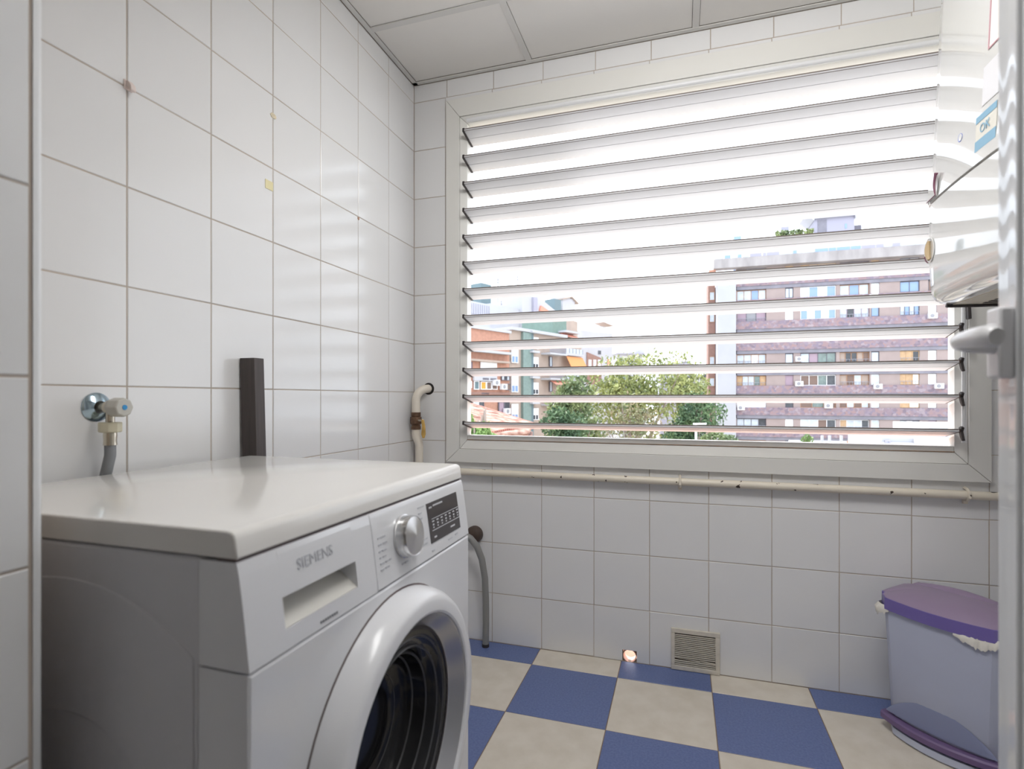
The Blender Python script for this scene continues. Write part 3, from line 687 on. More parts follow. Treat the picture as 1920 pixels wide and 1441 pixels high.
bp_(MB().tube([(0.76, 1.612, 1.196), (0.76, 1.612, 1.186)], 0.006, 10), 'bottom_stud', M['black'])
def bface(y, z, lift=0.001):
    t = (y-BY0)/(BY1-BY0); e = min(t, 1-t)*(BY1-BY0); rd = 0.016
    ins = 0 if e >= rd else rd-math.sqrt(max(0, rd*rd-(rd-e)**2))
    if z > 1.452: x = bx_(z)
    else:
        x = xl[-1]
        for i in range(len(zl)-1):
            if zl[i] <= z <= zl[i+1]: x = xl[i]+(xl[i+1]-xl[i])*(z-zl[i])/(zl[i+1]-zl[i])
    return Vector((x+0.006-0.010*(1-(2*t-1)**2)+ins-lift, y, z))
def bpatch(poly, name, m, lift=0.001, parent=None, n=5):
    """thin patch on the boiler front; poly=(y0,y1,z0,z1)"""
    y0, y1, z0, z1 = poly
    mb = MB().grid([[bface(y0+(y1-y0)*j/n, z0+(z1-z0)*i/n, lift) for j in range(n+1)] for i in range(n+1)])
    mb.grid([[bface(y0+(y1-y0)*j/n, z0+(z1-z0)*i/n, lift-0.0006) for j in range(n+1)] for i in range(n+1)])
    return bp_(mb, name, m, **({'parent': parent} if parent else {}))
def bloc(px, py):                                            # where a pixel meets the boiler face
    r = ray(px, py); t = 0.595/r.x; return r.y*t, CAMZ+r.z*t
def bquad(px0, py0, px1, py1, name, m, lift=0.001, parent=None):
    y1_, z1_ = bloc(px0, py0); y0_, z0_ = bloc(px1, py1)
    return bpatch((y0_, y1_, min(z0_, z1_), max(z0_, z1_)), name, m, lift, parent)
yA, _ = bloc(1850, 100); zt, zb = bloc(1850, 0)[1]+0.1, bloc(1850, 93)[1]
s1 = bpatch((BY0+0.02, yA, zb, zt), 'paper_notice', M['paper']); bpatch((yA-0.001, yA+0.003, zb, zt), 'notice_edge', M['pink'], 0.0016, s1); bpatch((BY0+0.02, yA, zb, zb+0.003), 'notice_edge', M['pink'], 0.0016, s1)
yB_, zq = bloc(1842, 200); z2 = bloc(1842, 128)[1]
bpatch((BY0+0.02, yB_, zq, z2), 'faded_label', mat('faded_label', srgb(218,217,219), 0.3))
yC, zc0 = bloc(1833, 287); zc1 = bloc(1833, 222)[1]
s3 = bpatch((yC-0.075, yC, zc0, zc1), 'sticker', mat('sticker_beige', srgb(216,212,200), 0.4))
bpatch((yC-0.075, yC, zc0, zc0+0.022), 'sticker_band', M['skyblue'], 0.0016, s3); bpatch((yC-0.075, yC, zc1-0.014, zc1), 'sticker_band', M['skyblue'], 0.0016, s3)
Mneg = R3((0,-1,0), (0,0,1), (-1,0,0))
pt = bface(yC-0.036, (zc0+zc1)/2+0.004, 0.002); text_part('sticker_lettering', 'OK', 0.026, pt, Mneg, s3, M['skyblue'], 0.0003)
yD, zD = bloc(1802, 258)
bp_(MB().lathe([(0.009,0.0),(0.009,0.0012)], bface(yD, zD, 0.0), (-1,0,0), 20, (False, True)), 'oval_badge', M['ovalblue'])
bp_(MB().lathe([(0.0075,0.0012),(0.0073,0.0018)], bface(yD-0.002, zD, 0.0), (-1,0,0), 20, (False, True)), 'badge_face', M['boiler'])
# flap with the maroon crescent
fz0, fz1 = 1.457, 1.507
fo = bpatch((1.545, 1.622, fz0, fz1), 'corner_flap', M['boiler'], 0.005)
cr = MB(); n = 12
P = [bface(1.552+0.010*math.sin(PI*i/n), fz1+0.006-(fz1-fz0+0.004)*i/n, 0.0062) for i in range(n+1)]
cr.tube(P, [0.0045-0.0035*i/n for i in range(n+1)], 6); cr.tube([bface(1.552+(0.06)*i/6, fz0+0.003, 0.0062) for i in range(7)], 0.0010, 6)
cr.build('crescent_mark', M['maroon'], fo)
# control knob hole with tan crescent
kpnt = bface(1.592, 1.335, 0.0)
ring = bp_(MB().lathe([(0.030,0.0),(0.032,0.002),(0.030,0.003),(0.028,0.001)], kpnt, (-1,0.05,0), 32), 'knob_ring', M['boiler'], smooth=True)
cm = MB(); n = 14
for s_ in range(1): cm.tube([kpnt+Vector((-0.003, 0.002+0.011*math.cos(t)-0.008, 0.026*math.sin(t))) for t in [-1.1+2.2*i/n for i in range(n+1)]], [0.003+0.004*math.sin(PI*i/n) for i in range(n+1)], 8)
cm.build('knob_crescent', M['tan'], ring)
cm = MB().tube([kpnt+Vector((-0.002, 0.027*math.sin(t), -0.030*math.cos(t))) for t in [0.25+1.0*i/n for i in range(n+1)]], 0.0013, 6); cm.build('knob_maroon_line', M['maroon'], ring)  # thin maroon arc at the lower side of the knob ring

# ================================================================== DOOR (near right)
dr_ = empty('door_1', (0.335, 0.30, 0.0)); tag(dr_, 'open white glazed door at the right edge', 'door', kind='structure')
def dp(mb, name, m, **k):
    par = k.pop('parent', dr_); o = mb.build(name, m, par, **k)
    if par is dr_: o.location = -dr_.location
    return o
DX = 0.315
# stile with gently hollowed lacquered face
rowf = []
NP = 40
ysec = [(0.6870,0.004),(0.6868,0.0015),(0.6855,0.0003)]+[(0.6855-0.031*i/NP, 0.0003+0.0006*math.sin(PI*i/NP)**2) for i in range(1, NP)]+[(0.6545,0.0003),(0.6530,0.0015),(0.6525,0.004)]
poly = [(DX+d, y) for y, d in ysec]+[(DX+0.042, 0.6525), (DX+0.042, 0.687)]
dp(MB().prism(poly, 2, 0.012, 2.10), 'door_stile', M['door'], smooth=True, ang=0.5)
poly2 = [(DX+0.004,0.6524),(DX+0.0045,0.640),(DX+0.012,0.625),(DX+0.018,0.620),(DX+0.036,0.620),(DX+0.042,0.6524)]
dp(MB().prism(poly2, 2, 0.012, 2.10), 'glazing_bead', M['door'], smooth=True, ang=0.5)
dp(MB().box(DX, DX+0.042, -0.18, -0.12, 0.012, 2.10), 'door_stile', M['door'], bevel=0.002)
dp(MB().box(DX, DX+0.042, -0.12, 0.62, 2.03, 2.10), 'door_rail', M['door'], bevel=0.002)
dp(MB().box(DX, DX+0.042, -0.12, 0.62, 0.012, 0.13), 'door_rail', M['door'], bevel=0.002)
dp(MB().box(DX+0.018, DX+0.024, -0.12, 0.62, 0.13, 2.03), 'glass_pane', M['glass'])
# lever handle
hz = 1.0225
ha = dp(MB().box(DX-0.0125, DX+0.001, 0.6565, 0.682, 0.9875, 1.059), 'handle_plate', M['handle'], bevel=0.003)
lev = MB(); LP = [(DX-0.010, 0.668, hz), (DX-0.024, 0.6675, hz), (DX-0.036, 0.666, hz+0.0005), (DX-0.044, 0.661, hz+0.001), (DX-0.0485, 0.652, hz+0.0018), (DX-0.0500, 0.640, hz+0.0022), (DX-0.0495, 0.615, hz+0.002), (DX-0.0475, 0.592, hz+0.001), (DX-0.0465, 0.586, hz)]
lev.tube(LP, [0.0095,0.0088,0.0078,0.0068,0.0064,0.0070,0.0088,0.0100,0.0070], 18)
for i, vv in enumerate(lev.v): lev.v[i] = (vv[0], vv[1], hz+(vv[2]-hz)*1.08)
lev.build('door_lever', M['handle'], ha, True)
dj = MB().box(DX-0.02, DX+0.06, -0.26, -0.185, 0.0, ZC).box(DX+0.06, XR, -0.26, -0.185, 0.0, ZC).build('wall_door', M['ceil']); tag(dj, 'wall beside the doorway that carries the open door', 'wall', kind='structure')

# ================================================================== BIN
ba = math.atan2(-0.697, 0.717)
bi = empty('pedal_bin', (0.730, 1.806, 0.0), (0, 0, ba)); tag(bi, 'pale blue pedal bin with purple lid in the right corner', 'bin')
def rr(hw, y0, y1, r, bulge, n=6, m=14):
    """rounded rectangle outline: x -hw..hw, y0 (front) .. y1 (back); front bulges outwards"""
    P = []
    for i in range(m+1):
        t = i/m; x = -hw+r*0.4+(2*hw-0.8*r)*t; P.append((x, y0-bulge*(1-(2*t-1)**2)+(r*0.6 if i in (0, m) else 0)))
    for i in range(n+1): a = -PI/2+PI/2*i/n; P.append((hw-r*0.3+r*0.3*math.cos(a), y0+r*1.4+r*0.3*math.sin(a)))
    for i in range(n+1): a = PI/2*i/n; P.append((hw-r+r*math.cos(a), y1-r+r*math.sin(a)))
    for i in range(n+1): a = PI/2+PI/2*i/n; P.append((-hw+r+r*math.cos(a), y1-r+r*math.sin(a)))
    for i in range(n+1): a = PI+PI/2*i/n; P.append((-hw+r*0.3+r*0.3*math.cos(a), y0+r*1.4+r*0.3*math.sin(a)))
    return P
def loftz(levels, capb=True, capt=True):
    mb = MB(); n = len(levels[0][1]); 
    for z, P in levels: mb.v += [(p[0], p[1], p[2] if len(p) > 2 else z) for p in P]
    for k in range(len(levels)-1):
        for i in range(n): mb.f.append((k*n+i, k*n+(i+1) % n, (k+1)*n+(i+1) % n, (k+1)*n+i))
    if capb: mb.f.append(tuple(range(n))[::-1])
    if capt: mb.f.append(tuple(range((len(levels)-1)*n, len(levels)*n)))
    return mb
loftz([(0.045, rr(0.136,-0.083,0.080,0.03,0.020)), (0.052, rr(0.139,-0.086,0.082,0.03,0.020)), (0.20, rr(0.145,-0.090,0.085,0.03,0.022)), (0.352, rr(0.153,-0.094,0.088,0.03,0.024))]).build('bin_body', M['bin'], bi, True, ang=0.6)
loftz([(0.0, rr(0.128,-0.098,0.076,0.03,0.030)), (0.006, rr(0.132,-0.102,0.078,0.03,0.032)), (0.022, rr(0.133,-0.100,0.078,0.03,0.030))]).build('bin_base', M['bin'], bi, True, ang=0.6)
loftz([(0.020, rr(0.126,-0.080,0.074,0.03,0.018)), (0.046, rr(0.126,-0.080,0.074,0.03,0.018))]).build('base_gap', M['black'], bi)
# pedal
pe = MB(); n = 16; top = []; 
for (dy, z) in ((0.02, 0.046), (-0.004, 0.048), (-0.008, 0.044), (-0.008, 0.030), (0.0, 0.028), (0.02, 0.030)):
    top.append([(-0.142+0.284*i/n, -0.090+dy-0.036*(1-(2*i/n-1)**2), z) for i in range(n+1)])
pe.grid(top+[top[0]]).build('pedal', M['purple2'], bi, True, ang=0.6)
# arched panel at the foot of the front
ar = MB(); n = 20; rows_ = []
for k in range(5):
    rows_.append([( -0.130+0.26*i/n, -0.0872-0.0205*(1-(2*(0.5+( -0.130+0.26*i/n)/0.29)-1)**2)-0.0022*(1 if k < 4 else 0.2), 0.055+0.072*(k/4)*math.sin(PI*i/n)**0.8) for i in range(n+1)])
ar.grid(rows_).build('foot_arch', M['bin2'], bi, True)
# lid
def lidz(P, z, dome): return [(x, y, z+dome*(1-(x/0.165)**2)*0.9+dome*0.5*(1-((y+0.002)/0.1)**2)) for x, y in P]
L0 = rr(0.162,-0.099,0.093,0.035,0.028)
LZ = 0.352
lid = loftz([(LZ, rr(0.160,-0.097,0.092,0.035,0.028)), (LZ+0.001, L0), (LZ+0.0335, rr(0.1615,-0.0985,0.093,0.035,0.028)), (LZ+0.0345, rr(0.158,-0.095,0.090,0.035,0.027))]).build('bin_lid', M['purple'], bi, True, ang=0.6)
lt = loftz([(LZ+0.0342, rr(0.1595,-0.0965,0.0915,0.035,0.0275)), (0, lidz(rr(0.154,-0.090,0.086,0.035,0.026), LZ+0.038, 0.003)), (0, lidz(rr(0.120,-0.062,0.062,0.03,0.018), LZ+0.044, 0.006)), (0, lidz(rr(0.06,-0.03,0.03,0.02,0.008), LZ+0.047, 0.007))], capb=False).build('lid_top', M['lidtop'], lid, True, ang=0.6); lt['label'] = 'purple lid top with a pinkish sheen put into its colour'
hm = []
for j in range(9):
    t = j/8; w = 0.11; hm.append([(-0.02+w*(2*i/10-1), 0.045+0.046*t, LZ+0.046+0.016*math.sin(PI*i/10)**0.7*math.sin(PI*min(1, t*1.0))**0.6) for i in range(11)])
MB().grid(hm).build('lid_hump', M['lidtop'], lid, True)
# bag peeking out under the lid
def frill(pts, name):
    random.seed(len(pts)*3+int(pts[0][0]*100)); mb = MB(); n = 26; top, mid, bot = [], [], []
    for i in range(n+1):
        t = i/n*(len(pts)-1); k = min(int(t), len(pts)-2); f = t-k
        p = Vector(pts[k]).lerp(Vector(pts[k+1]), f); o = Vector((p.x, p.y, 0)).normalized(); e = math.sin(PI*i/n)
        wob = random.uniform(0, 1)
        top.append(p+o*0.001+Vector((0, 0, 0.012))); mid.append(p+o*(0.006+0.007*wob*e)+Vector((0, 0, 0.001))); bot.append(p+o*(0.003+0.004*random.random())+Vector((0, 0, -0.003-0.024*e*random.uniform(0.5, 1))))
    mb.grid([top, mid, bot]).build(name, M['bag'], bi, True, ang=1.5)
frill([(-0.110,-0.1045,0.351),(-0.140,-0.097,0.350),(-0.156,-0.080,0.349),(-0.158,-0.04,0.349)], 'bag_edge')
frill([(0.045,-0.119,0.350),(0.08,-0.113,0.349),(0.11,-0.105,0.348),(0.14,-0.098,0.348)], 'bag_edge')

# ================================================================== OUTSIDE
GZ = -13.0
gd = MB().box(-160, 160, 3.0, 260, GZ-0.5, GZ).build('ground', mat('street_ground', srgb(196,188,174), 0.9, var=0.3, vscale=0.3)); tag(gd, 'pale street ground far below the window', 'ground', kind='structure')
X = {}
X['brown'] = mat('pinkish_brown_wall', srgb(158,143,140), 0.85, var=0.08, vscale=0.8)
X['stone'] = mat('purple_stone_cladding', srgb(127,113,124), 0.9)
def stone_nodes(m, cols, scale):
    nt = m.node_tree; b = nt.nodes['Principled BSDF']; tc = nt.nodes.new('ShaderNodeTexCoord'); v = nt.nodes.new('ShaderNodeTexVoronoi'); v.inputs['Scale'].default_value = scale
    nt.links.new(tc.outputs['Object'], v.inputs['Vector']); s = nt.nodes.new('ShaderNodeSeparateColor'); nt.links.new(v.outputs['Color'], s.inputs['Color'])
    r = nt.nodes.new('ShaderNodeValToRGB'); nt.links.new(s.outputs['Red'], r.inputs['Fac']); e = r.color_ramp.elements
    e[0].color = cols[0]; e[1].color = cols[-1]
    for i, c in enumerate(cols[1:-1]): q = e.new((i+1)/(len(cols)-1)); q.color = c
    nt.links.new(r.outputs['Color'], b.inputs['Base Color'])
stone_nodes(X['stone'], [srgb(119,107,119), srgb(142,126,133), srgb(149,125,126), srgb(128,118,133), srgb(157,144,149)], 3.2)
X['conc'] = mat('grey_concrete', srgb(136,134,144), 0.9, var=0.2, vscale=0.9)
X['conc2'] = mat('stained_concrete', srgb(165,160,160), 0.9, var=0.3, vscale=0.7, stretch=(1,1,0.3))
X['pier'] = mat('pale_grey_render', srgb(174,175,181), 0.9, var=0.06, vscale=0.5)
X['white'] = mat('white_render', srgb(182,182,187), 0.85, var=0.05, vscale=0.5)
X['brick'] = mat('orange_brick', srgb(182,136,117), 0.9, var=0.15, vscale=3)
X['brick2'] = mat('dull_red_brick', srgb(150,118,108), 0.9, var=0.15, vscale=3)
X['beige'] = mat('beige_wall', srgb(173,156,145), 0.9, var=0.1, vscale=1)
X['green'] = mat('green_tiles', srgb(123,142,137), 0.6, var=0.12, vscale=3)
X['green2'] = mat('pale_green_tiles', srgb(112,134,124), 0.6, var=0.1, vscale=2)
X['oran'] = mat('orange_awning', srgb(221,144,91), 0.8)
X['oran2'] = mat('coral_awning', srgb(217,147,126), 0.8)
X['amber'] = mat('amber_screen', srgb(222,153,62), 0.7)
X['wood'] = mat('orange_wood_frame', srgb(175,134,105), 0.7, var=0.2, vscale=4)
X['wfr'] = mat('white_window_frame', srgb(232,232,235), 0.6)
X['dfr'] = mat('dark_window_frame', srgb(98,95,105), 0.6)
X['pblue'] = mat('blue_window_glass', srgb(134,158,194), 0.12)
X['plight'] = mat('curtained_glass', srgb(197,206,216), 0.3, var=0.15, vscale=2)
X['pdark'] = mat('dark_window_glass', srgb(75,78,83), 0.15, var=0.3, vscale=2)
X['pgreen'] = mat('greenish_glass', srgb(122,138,134), 0.2, var=0.3, vscale=2)
X['blind'] = mat('white_roller_blind', srgb(232,230,232), 0.7)
X['mauve'] = mat('mauve_shutter', srgb(159,139,152), 0.7)
X['shut'] = mat('tan_wood_shutter', srgb(196,164,129), 0.7, var=0.15, vscale=3)
X['loggia'] = mat('loggia_brown_wall', srgb(124,105,97), 0.9)  # brown tone of the inner walls and some panes
X['ac'] = mat('white_condenser', srgb(217,217,220), 0.5)
X['fan'] = mat('grey_fan_grille', srgb(143,143,149), 0.6)
X['rail'] = mat('grey_railing', srgb(149,149,158), 0.5)
X['roof'] = mat('clay_roof_tile', srgb(190,160,144), 0.9, col2=srgb(132,92,80), vscale=2.2)
X['roof2'] = mat('red_eave_tile', srgb(169,111,97), 0.85, var=0.3, vscale=5)
X['teal'] = mat('teal_panel', srgb(96,116,122), 0.5)
X['lav'] = mat('lavender_render', srgb(160,158,172), 0.85)
X['trunk'] = mat('pale_bark', srgb(156,140,130), 0.9, var=0.3, vscale=3)
def leafmat(name, a, b, sc=0.9):
    m = mat(name, a, 0.6, col2=b, vscale=sc); m.node_tree.nodes['Principled BSDF'].inputs['Specular IOR Level'].default_value = 0.25; return m
X['l_yel'] = leafmat('yellow_green_leaves', srgb(166,168,108), srgb(116,128,84))
X['l_mid'] = leafmat('mid_green_leaves', srgb(142,152,104), srgb(92,110,82))
X['l_dark'] = leafmat('dark_green_leaves', srgb(106,128,88), srgb(68,92,72))
X['l_dry'] = leafmat('dry_leaves', srgb(150,134,106), srgb(96,110,78))
X['l_bri'] = leafmat('bright_green_leaves', srgb(146,168,104), srgb(100,134,76), 1.6)

class Fac:
    """a building standing on the ground: origin on its facade, local x along the facade, y into the building, z up"""
    def __init__(s, name, px, d, dirv, label, z0=GZ, cat='building'):
        p = at_fw(px, Y0, d); dv = Vector((dirv[0], dirv[1], 0)).normalized()
        s.r = empty(name, (p.x, p.y, z0), (0, 0, math.atan2(dv.y, dv.x))); tag(s.r, label, cat)
        s.P = Vector((p.x, p.y, z0)); s.d = dv; s.n = Vector((-dv.y, dv.x, 0))
    def uz(s, px, py, d=0.0):
        p = on_plane(px, py, s.P+s.n*d, s.n); return (p-s.P).dot(s.d), p.z-s.P.z
    def q(s, px0, py0, px1, py1, d=0.0):
        cx, cy = (px0+px1)/2, (py0+py1)/2
        u0 = s.uz(px0, cy, d)[0]; u1 = s.uz(px1, cy, d)[0]; z1 = s.uz(cx, py0, d)[1]; z0 = s.uz(cx, py1, d)[1]
        return u0, u1, z0, z1
    def part(s, mb, name, m, parent=None): return mb.build(name, m, parent or s.r)
    def box(s, px0, py0, px1, py1, d0, d1, name, m, parent=None, ref=None):
        u0, u1, z0, z1 = s.q(px0, py0, px1, py1, d0 if ref is None else ref); return s.part(MB().box(u0, u1, d0, d1, z0, z1), name, m, parent)
    def down(s, px0, py0, px1, d0, d1, name, m, parent=None):
        u0, u1, _, z1 = s.q(px0, py0, px1, py0+1, d0); return s.part(MB().box(u0, u1, d0, d1, 0, z1), name, m, parent)
    def window(s, u0, u1, z0, z1, d, fr, pane, n=1, fw=0.07, blind=None, rail=None):
        mb = MB(); w = u1-u0
        mb.box(u0, u0+fw, d, d+0.12, z0, z1).box(u1-fw, u1, d, d+0.12, z0, z1).box(u0+fw, u1-fw, d, d+0.12, z1-fw, z1).box(u0+fw, u1-fw, d, d+0.12, z0, z0+fw)
        for i in range(1, n): x = u0+w*i/n; mb.box(x-fw/2, x+fw/2, d, d+0.12, z0+fw, z1-fw)
        f = s.part(mb, 'window', fr)
        for i in range(n):
            a, b = u0+w*i/n+(fw if i == 0 else fw/2), u0+w*(i+1)/n-(fw if i == n-1 else fw/2)
            pm = pane[i % len(pane)] if isinstance(pane, (list, tuple)) else pane
            s.part(MB().box(a, b, d+0.05, d+0.09, z0+fw, z1-fw), 'pane', pm, f)
        if blind: s.part(MB().box(u0+fw, u1-fw, d+0.02, d+0.045, z1-fw-blind*(z1-z0-2*fw), z1-fw), 'roller_blind', X['blind'], f)
        if rail: 
            rb = MB().box(u0-0.05, u1+0.05, d-0.12, d-0.08, z0+0.42, z0+0.47)
            k = max(2, int(w/0.35))
            for i in range(k+1): x = u0+w*i/k; rb.box(x-0.015, x+0.015, d-0.12, d-0.08, z0-0.02, z0+0.42)
            s.part(rb, 'window_rail', X['rail'], f)
        return f
    def ac(s, u, z, d, w=0.95, h=0.66):
        b = s.part(MB().box(u, u+w, d-0.35, d, z, z+h), 'air_conditioner', X['ac'])
        s.part(MB().lathe([(h*0.36, 0), (h*0.36, 0.02), (h*0.08, 0.03), (0, 0.03)], (u+w*0.42, d-0.35, z+h/2), (0,-1,0), 16), 'fan_grille', X['fan'], b)

# ---------------- tall block of flats on the right
F = Fac('apartment_building', 1380, 80/1.0793, (1, 0), 'tall brown block of flats with purple stone bands on the right')
Z = lambda k: 15.76-2.943*k-GZ                                # underside of the concrete band of floor k
U = lambda px: F.uz(px, Y0)[0]
UE = U(1850)
pal = {  # per floor: column kinds
 -1: [('dfr',['beige','plight','plight'],3),('shut','shut',1),('shut',['shut','plight','plight','plight'],4),('dfr',['lav','lav','mauve'],3),('shut','shut',1),('dfr',['plight','blind'],2),('wood','shut',1),('wfr','plight',1)],
 0: [('wood',['plight','plight','pblue','plight'],4),('dfr','plight',2),('wfr',['plight','pblue'],4),('wood',['plight','pblue','plight'],3),('wfr','plight',1),('dfr','pblue',2),('dfr','loggia',1),('wfr','plight',1)],
 1: [('dfr',['mauve','fan'],3),('wfr','blind',1),('wfr',['pblue','plight'],5),('mauve',['plight','pdark','plight'],4),('dfr','pblue',1),('dfr',['plight','pblue','plight','pblue'],4),('wfr','blind',1),('wfr','plight',1)],
 2: [('dfr',['plight','pblue'],4),('dfr','plight',1),('wfr',['plight','pdark'],4),('wood',['loggia','plight'],4),('wfr','plight',1),('dfr',['pblue','plight'],2),('wfr','blind',1),('wfr','plight',1)],
 3: [('wood',['plight','plight','blind','plight'],4),('dfr','plight',1),('dfr',['plight','mauve','pgreen','pgreen'],4),('wood',['beige','pdark','pdark','beige','loggia'],5),('dfr','plight',1),('shut',['shut','shut','pdark'],3),('wfr','blind',1),('wfr','plight',1)],
 4: [('wood',['shut','plight','plight','pgreen','shut'],5),('mauve','mauve',1),('wfr',['loggia','loggia','pgreen','pdark'],4),('wood',['beige','loggia','plight','beige'],4),('wfr',['plight'],1),('shut',['shut','shut','blind'],3),('wfr','blind',1),('wfr','plight',1)],
 5: [('wfr','blind',4),('dfr','pdark',1),('wood',['loggia','pgreen'],3),('wood',['loggia','plight'],4),('wfr','plight',1),('shut',['shut','blind'],2),('wfr','blind',1),('wfr','plight',1)],
 6: [('dfr',['plight','plight','plight','pdark'],4),('wfr','blind',1),('wfr',['plight','plight','loggia','pdark'],4),('wfr',['shut','plight','plight','pdark'],4),('wfr','plight',1),('dfr',['pgreen','blind','pdark'],3),('mauve','mauve',1),('wfr','plight',1)],
 7: [('wood',['pdark','pdark','loggia'],3),('dfr',['plight','pgreen'],2),('wood',['plight','pdark'],3),('wood',['pdark','plight'],4),('wfr','plight',1),('wfr',['plight'],2),('wfr','blind',1),('wfr','plight',1)],
}
colspx = [(1381.5,1437),(1472.5,1488),(1501,1568),(1575,1631),(1634,1649.5),(1688,1725),(1741,1757),(1792,1812)]
for k in range(-1, 8):
    z1 = Z(k); z0 = z1-1.42
    F.part(MB().box(0, UE, 0.55, 0.75, z0-0.1, z1+0.1), 'inner_wall', X['loggia'])
    prev = 0.0
    for c, (a, b) in enumerate(colspx):
        ua, ub = U(a), U(b)
        if ua-prev > 0.05: F.part(MB().box(prev, ua, 0.10, 0.55, z0, z1), 'wall_panel', X['brown'])
        fr, pn, n = pal[k][c]; pn = [X[x] for x in pn] if isinstance(pn, list) else X[pn]
        sill = 0.0 if c in (0, 2, 3) else 0.04
        F.window(ua+0.02, ub-0.02, z0+sill, z1-0.05, 0.32 if c in (0, 3) else 0.2, X[fr], pn, n, rail=(c in (0, 3, 5) and k in (1, 3, 4, 6)))
        prev = ub
    F.part(MB().box(prev, UE, 0.10, 0.55, z0, z1), 'wall_panel', X['brown'])
    if k > -1:
        F.part(MB().box(-0.05, UE, -0.12, 0.6, z0-1.05, z0), 'stone_parapet', X['stone'])
        F.part(MB().box(0.1, UE, -0.02, 0.6, z0-1.52, z0-1.05), 'floor_band', X['conc'])
zt = Z(-1)-1.42
F.part(MB().box(-0.05, UE, -0.12, 0.6, zt-1.05, zt), 'stone_parapet', X['stone']); F.part(MB().box(0.1, UE, -0.02, 0.6, zt-1.52, zt-1.05), 'floor_band', X['conc'])
zb_ = Z(7)-1.42-1.5
F.part(MB().box(0, UE, 0.05, 0.7, 0, zb_), 'ground_storeys', X['brown'])
F.part(MB().box(0.2, UE, 0.75, 14, 0, Z(-1)+0.2), 'building_core', X['brown'])
# pale pier and set back wing at the left end
F.down(1345, 526, 1380, -1.0, 4.0, 'end_pier', X['pier'])
wg = F.down(1328, 522, 1341, 3.0, 10.0, 'rear_wing', X['brick2'])
for py in (547, 588, 668, 708, 748):
    u0, u1, z0, z1 = F.q(1330, py, 1340, py+16, 3.0); F.window(u0, u1, z0, z1, 2.9, X['wood'], X['plight'], 1)
# roof storey
u0, u1, z0, z1 = F.q(1338.5, 481.5, 1760, 497, -1.3)
F.part(MB().box(u0, UE, -1.3, 0.3, Z(-1)-0.02, Z(-1)+1.25), 'roof_parapet', X['conc2'])
F.part(MB().box(u0-0.6, u0+0.3, -0.6, 2.0, Z(-1)-1.0, Z(-1)-0.02), 'corner_soffit', X['brick'])
ur = u0+0.2; i = 0
while ur < UE-1:
    w = random.choice([0.5, 0.9, 1.2, 1.6]); F.part(MB().box(ur, ur+w-0.12, -0.9, -0.85, Z(-1)+1.25, Z(-1)+1.8), 'railing_panel', random.choice([X['pblue'], X['plight'], X['plight'], X['lav']])); ur += w
F.part(MB().box(4.0, UE, 4.0, 12, Z(-1)+0.2, Z(-1)+3.0), 'penthouse_storey', X['white'])
u0, u1, z0, z1 = F.q(1526, 408, 1602, 436, 5.0)
zf = Z(-1)+3.0
hut = F.part(MB().box(u0, u1, 5.0, 9.0, zf, z1), 'roof_hut', X['lav'])
F.part(MB().prism([(u0-1.1,z1+0.75),(u1+1.3,z1+0.75),(u1+0.05,z1-0.35),(u1,z1),(u0,z1),(u0-0.05,z1-0.25)], 1, 4.6, 9.2), 'hut_canopy', X['white'], hut)
a0, a1, b0, b1 = F.q(1533, 412, 1550, 436, 5.0); F.part(MB().box(a0, a1, 4.95, 5.0, zf, b1), 'hut_shutter', X['conc'], hut)
a0, a1, b0, b1 = F.q(1584, 419, 1588, 428, 5.0); F.part(MB().box(a0, a1, 4.96, 5.0, b0, b1), 'hut_window', X['pblue'], hut)
a0, a1, b0, b1 = F.q(1601, 421, 1616, 429, 5.0); F.part(MB().box(a0, a1, 5.2, 6.0, zf, b1), 'solar_box', X['dfr'])
a0, a1, b0, b1 = F.q(1465, 424, 1480, 436, 5.0); F.part(MB().box(a0, a1, 5.2, 6.2, zf, b1), 'chimney', X['lav'])
a0, a1, b0, b1 = F.q(1376, 442, 1390, 448, 5.0); F.part(MB().box(a0, a1, 5.2, 6.2, Z(-1)+0.2, b1), 'roof_box', X['pblue'])
hg = MB(); random.seed(5)
ha0, ha1, hb0, hb1 = F.q(1455, 431, 1525, 441, 4.6)
for i in range(1100):
    x = random.uniform(ha0, ha1); z = random.uniform(zf, hb1); y = random.uniform(4.2, 5.0); e = 0.2
    d1 = Vector((random.uniform(-1,1), random.uniform(-1,1), random.uniform(-1,1))).normalized()*e; d2 = d1.cross(Vector((random.uniform(-1,1), random.uniform(-1,1), random.uniform(-1,1)))).normalized()*e
    p = Vector((x, y, z)); hg.add([p-d1, p+d2, p+d1, p-d2], [(0,1,2,3)])
ho = hg.build('roof_hedge', X['l_mid'], F.r, fix=False); ho['kind'] = 'stuff'
for (px, py) in ((1491,669),(1490.5,715),(1637,720),(1751,719),(1382,760),(1739,588),(1629,553),(1545,756)):
    u, z = F.uz(px, py, -0.15); F.ac(u, z-0.62, -0.14)

